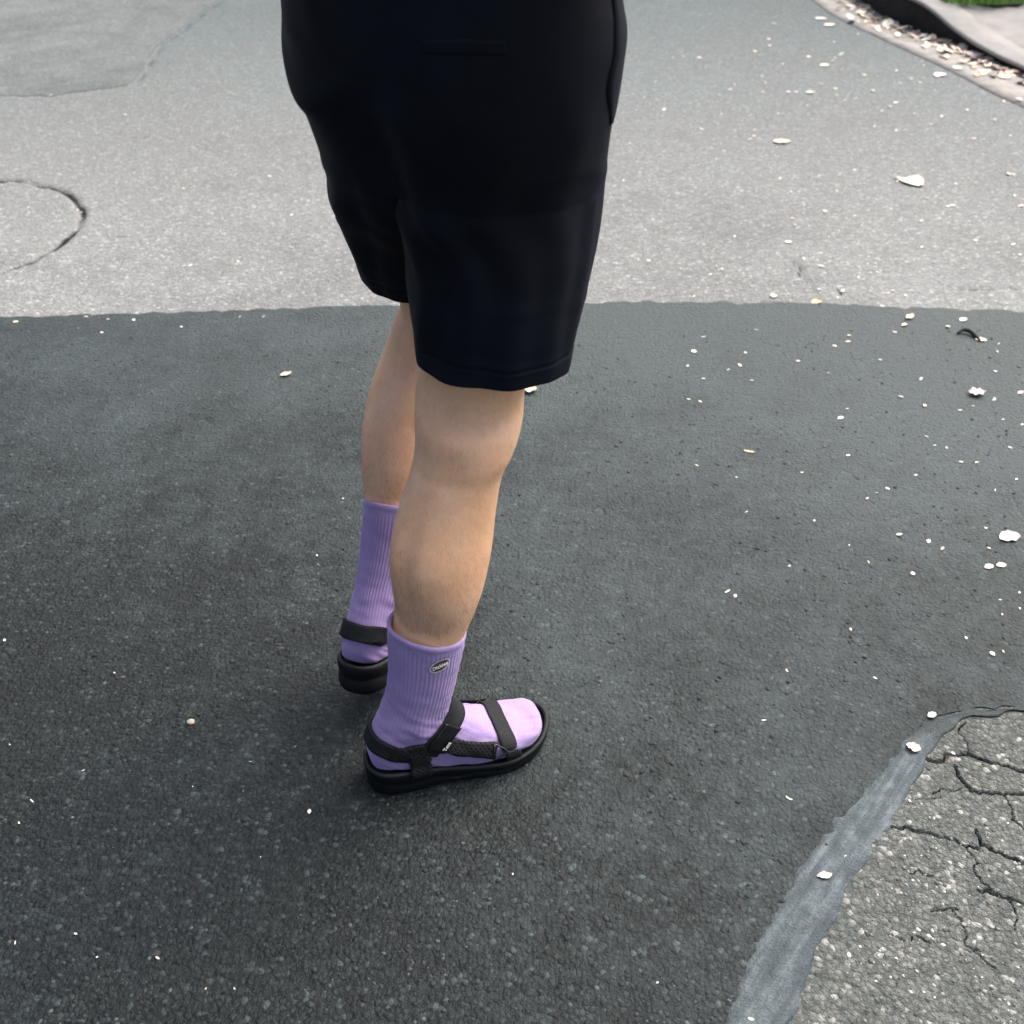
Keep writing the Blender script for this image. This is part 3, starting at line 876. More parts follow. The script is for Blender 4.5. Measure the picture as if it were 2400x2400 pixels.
for i, (x, y, s, kind, label) in enumerate(LEAVES):
    m_ = leaf_mesh(kind, 100 + i)
    if 'brown' in label or 'tan' in label or 'stalk' in label:
        m_.materials.append(M_TAN)
    elif 'pink' in label:
        m_.materials.append(M_PINK)
    elif 'cream' in label:
        m_.materials.append(M_CREAM)
    else:
        m_.materials.append(M_PETAL)
    o = bpy.data.objects.new('fallen_petal' if 'petal' in label else 'fallen_leaf', m_)
    COL.objects.link(o)
    o.location = (x, y, ground_z(x, y) + (0.003 if y < 1.2 else 0.0005))
    k = s * 1.08
    o.scale = (k, k * (1.8 if kind == 'crescent' else 1.0), k)
    o.rotation_euler = (0, 0, {'large curled': 0.1}.get(label[:12], random.uniform(-0.5, 0.5)))
    if 'stalk' in label:
        o.rotation_euler = (0, R(-65), 0.4)
    tag(o, label, 'petal' if 'petal' in label else 'leaf')
# twig, stone
pth = cr([(1.055, 2.172, 0.010), (1.070, 2.183, 0.013), (1.084, 2.178, 0.014), (1.094, 2.158, 0.010), (1.099, 2.142, 0.008)], 5)
V, F = tube(pth, [0.0022 + 0.003 * math.sin(math.pi * k / (len(pth) - 1)) for k in range(len(pth))], 8)
tag(obj('twig', V, F, M_TWIG), 'dark curved twig lying on the dark asphalt at the upper right', 'twig')
bm = bmesh.new()
bmesh.ops.create_icosphere(bm, subdivisions=2, radius=0.006)
for v in bm.verts:
    v.co.x *= 1.0 + 0.3 * noise.noise(v.co * 200); v.co.y *= 0.85; v.co.z *= 0.55
me = bpy.data.meshes.new('pebble'); bm.to_mesh(me); bm.free(); me.materials.append(M_STONE)
peb = bpy.data.objects.new('pebble', me); COL.objects.link(peb); peb.location = (-0.469, 0.99, 0.0075)
tag(peb, 'single beige pebble set in the dark asphalt left of the planted foot', 'pebble')

# gutter leaf litter: the larger leaves singly, the rest as one drift
LT = [(0.66, 0.58, 0.46), (0.72, 0.66, 0.57), (0.52, 0.40, 0.29), (0.74, 0.70, 0.65), (0.68, 0.56, 0.48), (0.40, 0.30, 0.21), (0.72, 0.63, 0.54)]
def gpos(k, u):
    p = GO2[k] * (1 - u) + KB3[k, :2] * u
    return p
lm = [leaf_mesh(k, 60 + i) for i, k in enumerate(['flat', 'curl', 'flat', 'crescent'])]
tanm = []
for m_ in lm:
    for mm in (M_TAN, M_CREAM, M_PETAL):
        c_ = m_.copy(); c_.materials.append(mm); tanm.append(c_)
ks = [i for i in range(nK) if 3.7 < KB3[i, 1] < 6.3]
for i in range(26):
    k = random.choice(ks); u = random.uniform(0.35, 0.92)
    p = gpos(k, u) + np.array([random.uniform(-0.02, 0.02), random.uniform(-0.05, 0.05)])
    o = bpy.data.objects.new('dry_leaf', random.choice(tanm)); COL.objects.link(o)
    o.location = (p[0], p[1], 0.014)
    s = random.uniform(0.04, 0.08)
    o.scale = (s, s, s * 0.6)
    o.rotation_euler = (random.uniform(-0.35, 0.35), random.uniform(-0.35, 0.35), random.uniform(0, 6.28))
    tag(o, 'dry curled cream or tan leaf lying in the gutter against the kerb', 'leaf', 'dry leaves lying in the gutter')
def litter():
    V, F, T = [], [], []
    off = 0
    base = []
    for m_ in lm:
        co = np.empty(len(m_.vertices) * 3, dtype=np.float32); m_.vertices.foreach_get('co', co)
        base.append((co.reshape(-1, 3), [tuple(q.vertices) for q in m_.polygons]))
    for i in range(330):
        k = random.choice(ks)
        u = random.uniform(0.0, 1.0) ** (0.30 if KB3[k, 1] > 4.35 else 0.9)
        if 4.35 < KB3[k, 1] < 4.95 and random.random() < 0.6:
            u = 0.8 + 0.2 * u                                 # the swept stretch keeps its leaves at the kerb
        p = gpos(k, u) + np.array([random.uniform(-0.03, 0.03), random.uniform(-0.06, 0.06)])
        co, fs = random.choice(base[:])
        s = random.uniform(0.022, 0.058)
        rot = Matrix.Rotation(random.uniform(0, 6.28), 3, 'Z') @ Matrix.Rotation(random.uniform(-0.35, 0.35), 3, 'X') @ Matrix.Rotation(random.uniform(-0.35, 0.35), 3, 'Y') @ Matrix.Diagonal((1.0, 1.0, 0.5))
        q = (co * s) @ np.array(rot).T + np.array([p[0], p[1], random.uniform(0.005, 0.014)])
        V.append(q)
        F += [tuple(j + off for j in f) for f in fs]
        off += len(q)
        c = random.choice(LT); g = random.uniform(0.75, 1.15)
        T += [(c[0] * g, c[1] * g, c[2] * g, 1)] * len(q)
    return np.concatenate(V), F, T
V, F, T = litter()
li = obj('leaf_litter', V, F, M_LITTER)
a = li.data.attributes.new('tint', 'FLOAT_COLOR', 'POINT')
a.data.foreach_set('color', np.array(T, dtype=np.float32).ravel())
tag(li, 'drift of small dry leaves and petals along the gutter', kind='stuff')

# ------------------------------------------------------------------ the person
person = bpy.data.objects.new('person', None)
COL.objects.link(person)
person.location = (-0.10, 1.02, 0)
tag(person, 'person walking away in black shorts, lilac crew socks and black strap sandals', 'person')

FACE = R(35)                                        # heading, from +Y towards +X
FWD = np.array([math.sin(FACE), math.cos(FACE), 0.0])
RGT = np.array([math.cos(FACE), -math.sin(FACE), 0.0])

def zbed(x):                                       # top of the footbed above the ground
    return 0.037 - 0.0195 * sstep(0.02, 0.19, x)
def spring(x):
    return 0.012 * np.clip((x - 0.19) / 0.07, 0, 2) ** 2

# foot and sock sections, right foot: x to the toe, y to the inner side, z up from the footbed
# (front/top point T, back/bottom point B in the sagittal plane, half width w, side shift)
SOCK = np.array([
    # Tx     Tz     Bx      Bz    w      ys
    (0.1495, 0.219, 0.0515, 0.233, 0.0440, 0.014),
    (0.1450, 0.195, 0.0490, 0.203, 0.0425, 0.012),
    (0.1370, 0.160, 0.0465, 0.168, 0.0405, 0.009),
    (0.1280, 0.125, 0.0410, 0.133, 0.0385, 0.006),
    (0.1230, 0.104, 0.0330, 0.106, 0.0365, 0.004),
    (0.1250, 0.092, 0.0220, 0.078, 0.0350, 0.003),
    (0.1290, 0.085, 0.0110, 0.052, 0.0345, 0.002),
    (0.1340, 0.080, 0.0050, 0.029, 0.0340, 0.001),
    (0.1390, 0.076, 0.0090, 0.010, 0.0340, 0.000),
    (0.1450, 0.072, 0.0280, 0.001, 0.0355, 0.000),
    (0.1530, 0.067, 0.0600, 0.000, 0.0378, -0.001),
    (0.1640, 0.060, 0.1000, 0.000, 0.0402, -0.002),
    (0.1790, 0.051, 0.1400, 0.000, 0.0430, -0.002),
    (0.1980, 0.041, 0.1800, 0.000, 0.0450, 0.000),
    (0.2140, 0.034, 0.2050, 0.000, 0.0435, 0.004),
    (0.2300, 0.028, 0.2280, 0.001, 0.0400, 0.006),
    (0.2420, 0.023, 0.2420, 0.003, 0.0330, 0.008),
    (0.2500, 0.018, 0.2500, 0.006, 0.0220, 0.010),
    (0.2530, 0.014, 0.2530, 0.009, 0.0090, 0.011),
])

def sock_rings(n, sub, shrink=0.0, rib=0.0):
    T = cr(SOCK, sub)
    out = []
    th = np.linspace(0, 2 * np.pi, n, endpoint=False)
    K = len(T)
    for k, (tx, tz, bx, bz, w, ys) in enumerate(T):
        t = np.array([tx, 0, tz]); b = np.array([bx, 0, bz])
        mid, half = (t + b) / 2, (t - b) / 2
        L = np.linalg.norm(half)
        hn = half / L
        L = max(L - shrink, 0.002); ww = max(w - shrink, 0.002)
        foot = float(sstep(0.20, 0.50, k / K))
        e = 2.0 + 0.5 * foot
        ct, st = np.cos(th), np.sin(th)
        c_ = np.sign(ct) * np.abs(ct) ** (2 / e)
        s_ = np.sign(st) * np.abs(st) ** (2 / e)
        # narrower over the Achilles tendon and the instep ridge than at the sides
        low_ = foot * np.clip(-ct * 1.6, 0, 1)
        s_ = s_ * (1 - low_) + np.sign(st) * np.abs(st) ** (2 / 4.2) * low_
        s_ = s_ * (1 - 0.10 * (1 - foot) * np.clip(-ct, 0, 1))
        P = mid + (c_ * L)[:, None] * hn + np.array([0, 1.0, 0]) * (s_ * ww)[:, None]
        P[:, 1] += ys
        if rib:
            fade = (1 - float(sstep(0.20, 0.36, k / K))) * float(sstep(0.02, 0.035, k / K))
            nr = np.cos(th)[:, None] * hn + np.array([0, 1.0, 0]) * np.sin(th)[:, None]
            P = P + nr * (rib * fade * np.cos(54 * th))[:, None]
        # wrinkles where the ankle bends, bunching and toes
        for i in range(n):
            x, y, z = P[i]
            q = 0.0011 * noise.noise(Vector((x * 45, y * 45, z * 110)))
            if z < 0.13:
                q += 0.0016 * noise.noise(Vector((x * 30 + 7, y * 30, (z + x * 0.6) * 120)))
            if x > 0.21:
                q -= 0.0012 * (1 - abs(math.sin(y * 150 + 0.6))) ** 2 * float(sstep(0.21, 0.24, x)) * (1 if z > 0.012 else 0)
            P[i] += (math.cos(th[i]) * hn + np.array([0, math.sin(th[i]), 0])) * q
        ank = np.exp(-(((P[:, 0] - 0.072) / 0.016) ** 2 + ((P[:, 2] - 0.080) / 0.018) ** 2))
        P[:, 1] += np.sign(P[:, 1]) * 0.0055 * ank
        P[:, 2] += zbed(P[:, 0]) + spring(P[:, 0])
        out.append(P)
    return out

def foot_matrix(origin, yaw, pitch, roll, s):
    m = Matrix.Translation(Vector(origin)) @ Matrix.Rotation(yaw, 4, 'Z') @ Matrix.Rotation(pitch, 4, 'Y') @ Matrix.Rotation(roll, 4, 'X') @ Matrix.Diagonal((1, s, 1, 1))
    return np.array(m)
MR = foot_matrix((-0.1985, 0.886, 0.0055), R(18.5), 0.0, 0.0, 1)
ML = foot_matrix((-0.226, 0.978, 0.082), R(66), R(17.5), R(-5), -1)
def xf(m, P):
    P = np.asarray(P, dtype=float)
    return P @ m[:3, :3].T + m[:3, 3]

RIGHT_LEG = [(-0.048, 1.035, 0.551, 0.0641), (-0.051, 1.015, 0.519, 0.064), (-0.056, 1.0, 0.49, 0.0603), (-0.066, 0.99, 0.458, 0.0553), (-0.077, 0.98, 0.412, 0.0581), (-0.084, 0.968, 0.364, 0.0598), (-0.091, 0.955, 0.316, 0.0573), (-0.098, 0.948, 0.277, 0.0522)]
LEFT_LEG = [(-0.092, 1.25, 0.554, 0.0574), (-0.103, 1.25, 0.526, 0.0556), (-0.117, 1.24, 0.491, 0.0561), (-0.13, 1.225, 0.459, 0.057), (-0.139, 1.21, 0.433, 0.0572), (-0.146, 1.195, 0.401, 0.0572), (-0.153, 1.175, 0.358, 0.0535), (-0.16, 1.158, 0.322, 0.0475)]
HIP = [(-0.066, 1.12, 0.974, 0.1641), (-0.065, 1.12, 0.943, 0.1689), (-0.063, 1.12, 0.907, 0.1702), (-0.061, 1.12, 0.864, 0.1656), (-0.06, 1.12, 0.84, 0.1613), (-0.058, 1.12, 0.804, 0.1558), (-0.056, 1.12, 0.777, 0.1523)]
RIGHT_SHORTS = [(-0.009, 1.08, 0.754, 0.1027), (-0.013, 1.065, 0.707, 0.0998), (-0.017, 1.05, 0.658, 0.0955), (-0.019, 1.04, 0.621, 0.0902), (-0.021, 1.03, 0.595, 0.0862)]
LEFT_SHORTS = [(-0.125, 1.17, 0.739, 0.0853), (-0.118, 1.19, 0.69, 0.0874), (-0.108, 1.205, 0.646, 0.0893), (-0.099, 1.22, 0.603, 0.0907)]


def leg_ring(c, a, b, yaw, s, n=48, calf=0.0):
    th = np.linspace(0, 2 * np.pi, n, endpoint=False)
    al = yaw + s * th
    P = np.zeros((n, 3))
    P[:, 0] = c[0] + a * np.cos(al)
    P[:, 1] = c[1] + b * np.sin(al)
    P[:, 2] = c[2]
    if calf:                                       # two heads of the calf muscle at the back
        back = -FWD[:2]
        side = RGT[:2]
        u = (P[:, :2] - np.array(c[:2])) @ back
        v = (P[:, :2] - np.array(c[:2])) @ side
        k = calf * (np.clip(u, 0, None) / max(a, b)) ** 1.5 * (1 - 0.42 * np.exp(-(v / 0.012) ** 2))
        P[:, :2] += back[None] * k[:, None]
    return P

def limb(table, hip, foot_m, yaw, s, bulge=1.0):
    rows = [(hip[0], hip[1], 0.86, 0.050, 0.060)] + [(hip[0], hip[1], 0.80, 0.068, 0.074)]
    t0 = np.array(table[0])
    for f in (0.35, 0.7):
        c = np.array([hip[0], hip[1], 0.80]) * (1 - f) + t0[:3] * f
        rows.append((c[0], c[1], c[2], 0.070 * (1 - f) + t0[3] * f, 0.076 * (1 - f) + t0[3] * 1.06 * f))
    for (x, y, z, a) in table:
        rows.append((x, y, z, a, a * 1.06))
    rows = cr(np.array(rows), 9)
    rings = []
    zk = table[2][2]
    for (x, y, z, a, b) in rows:
        d = zk - z
        calf = 0.020 * math.exp(-((d - 0.115) / 0.055) ** 2) - 0.007 * math.exp(-((d - 0.0) / 0.022) ** 2) - 0.0022 * math.exp(-((d - 0.018) / 0.0075) ** 2) - 0.010 * math.exp(-((d - 0.235) / 0.045) ** 2)
        rings.append(leg_ring((x, y, z), a, b, yaw, s, 48, calf * bulge))
    srings = [xf(foot_m, q) for q in sock_rings(48, 2, 0.0032)]
    rings += srings[1:]
    return loft(rings)

def ell(c, w, d, z, n=40):
    t = np.linspace(0, 2 * np.pi, n, endpoint=False)
    P = np.array(c)[None] + np.cos(t)[:, None] * FWD * d + np.sin(t)[:, None] * RGT * w
    P[:, 2] = z
    return P

PEL = np.array([-0.06, 1.12, 0.0])
def at_body(f, r, z):
    return PEL + FWD * f + RGT * r + np.array([0, 0, z])

body_parts = []
body_parts.append(limb(RIGHT_LEG, (0.004, 1.085), MR, R(18.5), 1))
body_parts.append(limb(LEFT_LEG, (-0.132, 1.168), ML, R(66), -1, 0.45))
trunk = [(0.78, .110, .070, 0), (0.84, .135, .090, 0), (0.93, .145, .100, 0), (1.03, .135, .092, .01), (1.15, .143, .098, .02), (1.27, .165, .105, .02), (1.36, .160, .090, .02), (1.41, .095, .065, .02), (1.435, .058, .058, .025), (1.50, .054, .056, .035), (1.53, .05, .05, .04)]
body_parts.append(loft([ell(PEL + FWD * f, w, d, z) for z, w, d, f in trunk]))
head = [(1.475, .030, .035, .075), (1.49, .052, .066, .065), (1.53, .066, .088, .055), (1.58, .074, .097, .05), (1.62, .077, .100, .045), (1.66, .073, .094, .042), (1.69, .055, .072, .04), (1.705, .028, .036, .04)]
body_parts.append(loft([ell(PEL + FWD * f, w, d, z) for z, w, d, f in head]))
body_parts.append(tube([at_body(.135, 0, 1.60), at_body(.155, 0, 1.575), at_body(.165, 0, 1.557), at_body(.145, 0, 1.548)], [.010, .013, .017, .014], 12))   # nose
body_parts.append(tube([at_body(.135, -.024, 1.520), at_body(.147, 0, 1.521), at_body(.135, .024, 1.520)], [.006, .010, .006], 10))                               # lips
for s in (-1, 1):
    body_parts.append(tube([at_body(.045, s * .078, 1.61), at_body(.038, s * .090, 1.595), at_body(.042, s * .084, 1.565)], [.011, .014, .010], 10))               # ears
    sh, el, wr = at_body(.02, s * .165, 1.34), at_body(-.02, s * .215, 1.08), at_body(.20, s * .13, 1.10)
    body_parts.append(tube(cr([at_body(.02, s * .11, 1.355), sh, (sh + el) / 2, el, (el * .4 + wr * .6), wr], 5), np.interp(np.linspace(0, 1, 26), [0, .2, .4, .6, .75, 1], [.050, .055, .046, .038, .038, .027]), 20))
    palm = wr + FWD * .05 - RGT * s * .02
    body_parts.append(tube([wr, wr * .4 + palm * .6, palm, palm + FWD * .045 - RGT * s * .012], [.026, .030, .034, .026], 14))
    for k in range(4):
        o0 = palm + FWD * .035 + np.array([0, 0, .024 - k * .017]) - RGT * s * .008
        ln = (.070, .078, .073, .056)[k]
        body_parts.append(tube([o0, o0 + FWD * ln * .45 - RGT * s * .012, o0 + FWD * ln * .72 - RGT * s * .035, o0 + FWD * ln * .70 - RGT * s * .055], [.0098, .0092, .0085, .0072], 10))
    th0 = palm - FWD * .02 + np.array([0, 0, .022])
    body_parts.append(tube([th0, th0 + FWD * .03 + np.array([0, 0, .022]) - RGT * s * .01, th0 + FWD * .06 + np.array([0, 0, .024]) - RGT * s * .025], [.014, .012, .009], 10))
V, F = join(body_parts)
body = obj('body', V, F, M_SKIN, person)
rm = body.modifiers.new('remesh', 'REMESH')
rm.mode = 'VOXEL'; rm.voxel_size = 0.0033; rm.use_smooth_shade = True
sm = body.modifiers.new('smooth', 'SMOOTH')
sm.factor = 0.5; sm.iterations = 9

# fine dark hair on the calves, lying downwards
def leg_hair():
    V, F = [], []
    r = random.Random(21)
    for table, s in ((RIGHT_LEG, 1), (LEFT_LEG, -1)):
        (lv, lf) = body_parts[0 if s == 1 else 1]
        lv = np.asarray(lv)
        quads = [q for q in lf if len(q) == 4 and 0.27 < lv[list(q)][:, 2].mean() < 0.60]
        cen = {}
        for i in range(6500):
            q = r.choice(quads)
            u, w = r.random(), r.random()
            a_, b_, c_, d_ = (lv[k] for k in q)
            p = (a_ * (1 - u) + b_ * u) * (1 - w) + (d_ * (1 - u) + c_ * u) * w
            nrm = np.cross(b_ - a_, d_ - a_); nrm /= np.linalg.norm(nrm) + 1e-9
            k0 = q[0] // 48
            mid = lv[k0 * 48:(k0 + 1) * 48].mean(axis=0)
            if np.dot(nrm[:2], (p - mid)[:2]) < 0:
                nrm = -nrm
            if r.random() > 0.22 + 0.78 * float(sstep(0.46, 0.34, p[2])):
                continue
            L = r.uniform(0.006, 0.013)
            side = np.cross(nrm, [0, 0, 1.0]); side /= np.linalg.norm(side) + 1e-9
            dirn = np.array([0, 0, -0.9]) + nrm * r.uniform(0.15, 0.4) + side * r.uniform(-0.5, 0.5)
            dirn /= np.linalg.norm(dirn)
            wd = side * 0.00005
            m_ = p + dirn * L * 0.5 + nrm * 0.0012
            e_ = p + dirn * L + nrm * 0.0005
            i0 = len(V)
            V += [p - wd, p + wd, m_ + wd * 0.8, m_ - wd * 0.8, e_]
            F += [(i0, i0 + 1, i0 + 2, i0 + 3), (i0 + 3, i0 + 2, i0 + 4)]
    return np.array(V), F
V, F = leg_hair()
tag(obj('leg_hair', V, F, M_HAIR, person), kind='stuff')

# ---- shorts: one garment, waist ring splitting into two legs
NH, MC = 44, 16
def shorts():
    hip_lv = cr(np.array([(-0.068, 1.12, 1.04, 0.153), (-0.067, 1.12, 1.005, 0.159)] + HIP), 5)                         # centre x, y, z, half width seen from the camera side
    rows = []
    t = np.linspace(0, 2 * np.pi, 2 * NH, endpoint=False)
    for (x, y, z, X) in hip_lv:
        w = X * 0.985 / math.sqrt(RGT[0] ** 2 + 0.55 * FWD[0] ** 2)
        d = w * 0.742
        ct, st = np.cos(t), np.sin(t)
        P = np.array([x, y, z]) + (np.sign(ct) * np.abs(ct) ** 0.94 * d)[:, None] * FWD + (np.sign(st) * np.abs(st) ** 0.94 * w)[:, None] * RGT
        # cleft between the seat halves, at the back (t = pi)
        low = float(sstep(0.93, 0.80, z))
        P += FWD * (0.016 * low * np.exp(-((t - np.pi) / 0.16) ** 2))[:, None]
        P -= FWD * (0.010 * np.exp(-((z - 0.86) / 0.05) ** 2) * (np.exp(-((t - np.pi - .5) / 0.35) ** 2) + np.exp(-((t - np.pi + .5) / 0.35) ** 2)))[:, None]
        rows.append(P)
    V = list(np.concatenate(rows))
    F = []
    n2 = 2 * NH
    for k in range(len(rows) - 1):
        for i in range(n2):
            j = (i + 1) % n2
            F.append((k * n2 + i, (k + 1) * n2 + i, (k + 1) * n2 + j, k * n2 + j))
    base = (len(rows) - 1) * n2
    last = rows[-1]
    front, back = last[0], last[NH]
    # seam under the crotch, back -> front
    seam = []
    for q in range(1, MC):
        s = q / MC
        p = back * (1 - s) + front * s
        p = p + np.array([0, 0, -0.030 * math.sin(math.pi * s)])
        seam.append(len(V)); V.append(p)
    right = [base + i for i in range(NH + 1)] + seam                       # front .. right .. back, seam back..front
    left = [base + NH + i for i in range(NH)] + [base] + seam[::-1]        # back .. left .. front, seam front..back
    for loop, table, start in ((right, RIGHT_SHORTS, -50.0), (left, LEFT_SHORTS, 130.0)):
        N = len(loop)
        ang = np.concatenate([np.linspace(start, start + 280, NH + 1), np.linspace(start + 280, start + 360, MC + 1)[1:-1]])
        tt = np.radians(ang)
        R0 = np.array([V[i] for i in loop])
        c0 = R0.mean(axis=0)
        lv = cr(np.array(table), 17)
        prev = loop
        K = len(lv)
        for k in range(1, K):
            x, y, z, X = lv[k]
            s = k / (K - 1)
            b = X * (0.97 - 0.06 * s)
            tgt = np.array([x, y, z]) + (np.cos(tt) * b)[:, None] * FWD + (np.sin(tt) * X)[:, None] * RGT
            # the seen half width is X: ellipse nearly round, so scale along x exactly
            ext = np.abs(tgt[:, 0] - x).max()
            tgt[:, 0] = x + (tgt[:, 0] - x) * X / ext
            w = float(sstep(0.0, 0.42, s))
            src = R0 + (np.array([x, y, z]) - np.array(lv[0][:3]))
            src[:, 2] = src[:, 2] * (1 - w) + z * w
            P = src * (1 - w) + tgt * w
            ids = []
            for p in P:
                ids.append(len(V)); V.append(p)
            for i in range(N):
                j = (i + 1) % N
                F.append((prev[i], ids[i], ids[j], prev[j]))
            # side seam ridge, hem turned up and stitched
            up_ = (K - 1 - k) * np.linalg.norm(lv[-1][:3] - lv[-2][:3])
            grow = 0.0004 if up_ < 0.021 else (-0.0009 if up_ < 0.0255 else 0.0)
            cen = np.array([x, y, z])
            for q_, vi in enumerate(ids):
                o_ = V[vi] - cen
                o_[2] = 0
                ln_ = np.linalg.norm(o_) + 1e-9
                g_ = grow + (0.0022 if q_ == NH // 2 - 1 else (-0.0012 if q_ == NH // 2 + 1 else 0.0))
                V[vi] = V[vi] + o_ / ln_ * g_
            prev = ids
    V = np.array(V)
    # drape: long diagonal drags from the seat and soft vertical folds towards the hems
    zc = V[:, 2]
    leg_ax = np.where((V[:, 0] + (V[:, 1] - 1.12) * -1.3 > -0.06)[:, None], np.array([-0.015, 1.05])[None], np.array([-0.11, 1.20])[None])
    wl_ = sstep(0.86, 0.66, zc)[:, None]
    axis = np.array([-0.06, 1.12])[None] * (1 - wl_) + leg_ax * wl_
    rad = V[:, :2] - axis
    rad /= np.linalg.norm(rad, axis=1)[:, None] + 1e-9
    for i, (x, y, z) in enumerate(V):
        q = 0.0028 * noise.noise(Vector((x * 12 + z * 6, y * 12, z * 5)))
        d1 = x * 26 + y * 8 - z * 30 + 2.2 * noise.noise(Vector((x * 6, y * 6, z * 6)))
        r1 = max(0.0, math.sin(d1)) ** 5 * max(0.0, 0.35 + noise.noise(Vector((x * 7 + 4, y * 7, z * 7))))
        d2 = -x * 20 + y * 14 - z * 24 + 2.0 * noise.noise(Vector((x * 5 + 9, y * 5, z * 7)))
        r2 = max(0.0, math.sin(d2)) ** 6 * max(0.0, 0.3 + noise.noise(Vector((x * 6 - 3, y * 6, z * 6 + 4))))
        d3 = z * 95 + x * 14 + 2.5 * noise.noise(Vector((x * 9, y * 9, z * 4)))
        r3 = max(0.0, math.sin(d3)) ** 4 * max(0.0, noise.noise(Vector((x * 8 + 1, y * 8, z * 10 - 6))) - 0.05)
        q += 0.0075 * r1 + 0.0075 * r2 + 0.0028 * r3
        ph_ = math.atan2(rad[i, 1], rad[i, 0]) + 0.25 * noise.noise(Vector((z * 9, x * 3, 2.0)))
        for p0_, w0_, a0_, za_, zb_ in ((-2.55, 0.16, 0.0060, 0.58, 0.78), (-1.95, 0.13, 0.0055, 0.64, 0.86), (-1.35, 0.14, 0.0060, 0.56, 0.74), (-2.25, 0.10, -0.0045, 0.60, 0.80), (-1.65, 0.10, -0.0040, 0.58, 0.84), (-0.9, 0.13, 0.0050, 0.62, 0.88), (2.9, 0.14, 0.0050, 0.60, 0.80)):
            q += 0.8 * a0_ * math.exp(-((ph_ - p0_) / w0_) ** 2) * float(sstep(za_ - 0.05, za_ + 0.05, z)) * float(sstep(zb_ + 0.06, zb_ - 0.06, z))
        q += 0.0020 * float(sstep(0.68, 0.58, z)) * math.sin(math.atan2(rad[i, 1], rad[i, 0]) * 5 + z * 9)
        V[i, 0] += rad[i, 0] * q; V[i, 1] += rad[i, 1] * q
        V[i, 2] += 0.003 * float(sstep(0.66, 0.58, z)) * noise.noise(Vector((x * 20, y * 20, 5)))
    return V, F
V, F = shorts()
SV, SF = V, F
short = obj('shorts', V, F, M_CLOTH, person)
so = short.modifiers.new('cloth', 'SOLIDIFY'); so.thickness = 0.0028; so.offset = -1
sb = short.modifiers.new('round', 'SUBSURF'); sb.levels = 1; sb.render_levels = 1
short['label'] = 'black knee length cotton shorts'
SBVH = BVHTree.FromPolygons([Vector(v) for v in SV], SF)

def patch_on(bvh, center, U, W, pts, off):
    out = []
    for u, v in pts:
        q = Vector(center) + Vector(U) * u + Vector(W) * v
        loc, nrm, _, _ = bvh.find_nearest(q)
        if nrm.dot(q - loc) < 0 and (q - loc).length > 1e-4:
            nrm = -nrm if False else nrm
        out.append(np.array(loc) + np.array(nrm) * off)
    return np.array(out)

def outward(bvh, c):
    return 1.0
def ribbon(A, B, bvh, off, thick, nu=40, nv=6, free=None, sgn=1.0, relax=2):
    """closed strap between two edge curves, laid on the surface bvh."""
    A = cr(A, max(2, nu // (len(A) - 1))); B = cr(B, max(2, nu // (len(B) - 1)))
    n = min(len(A), len(B))
    top = np.zeros((n, nv + 1, 3)); nr = np.zeros((n, nv + 1, 3))
    for i in range(n):
        for j in range(nv + 1):
            p = A[i] * (1 - j / nv) + B[i] * (j / nv)
            loc, nm, _, _ = bvh.find_nearest(Vector(p))
            nm = np.array(nm) * sgn
            k = 1.0
            if free is not None:
                k = 1.0 - free(i / (n - 1))
            top[i, j] = p * (1 - k) + (np.array(loc) + nm * off) * k
            nr[i, j] = nm
    for _ in range(relax):
        t2 = top.copy()
        t2[1:-1] = 0.25 * top[:-2] + 0.5 * top[1:-1] + 0.25 * top[2:]
        top = t2
    for _ in range(3):
        nr[1:-1] = 0.25 * nr[:-2] + 0.5 * nr[1:-1] + 0.25 * nr[2:]
    nr /= np.linalg.norm(nr, axis=2)[..., None] + 1e-9
    lo = top - nr * thick
    m = nv + 1
    V = np.concatenate([top.reshape(-1, 3), lo.reshape(-1, 3)])
    o = n * m
    F = []
    for i in range(n - 1):
        for j in range(nv):
            a_ = i * m + j
            F.append((a_, a_ + m, a_ + m + 1, a_ + 1))
            F.append((o + a_, o + a_ + 1, o + a_ + m + 1, o + a_ + m))
        a_ = i * m
        F.append((a_, o + a_, o + a_ + m, a_ + m))
        a_ = i * m + nv
        F.append((a_, a_ + m, o + a_ + m, o + a_))
    for j in range(nv):
        F.append((j, j + 1, o + j + 1, o + j))
        a_ = (n - 1) * m + j
        F.append((a_ + 1, a_, o + a_, o + a_ + 1))
    # uv in metres
    ln = np.r_[0, np.cumsum(np.linalg.norm(np.diff(top[:, nv // 2], axis=0), axis=1))]
    wd = np.linalg.norm(top[:, 0] - top[:, -1], axis=1)
    uv = np.stack([np.repeat(ln[:, None], m, 1), np.linspace(0, 1, m)[None] * wd[:, None]], -1).reshape(-1, 2)
    return V, F, np.concatenate([uv, uv])

def set_uv(o, uv):
    lay = o.data.uv_layers.new(name='UVMap')
    li_ = np.empty(len(o.data.loops), dtype=np.int32)
    o.data.loops.foreach_get('vertex_index', li_)
    lay.data.foreach_set('uv', uv[li_].astype(np.float32).ravel())

_l, _n, _, _ = SBVH.find_nearest(Vector((0.3, 0.9, 0.88)))
SSG = 1.0 if _n.dot(Vector((0.3, 0.9, 0.88)) - _l) > 0 else -1.0
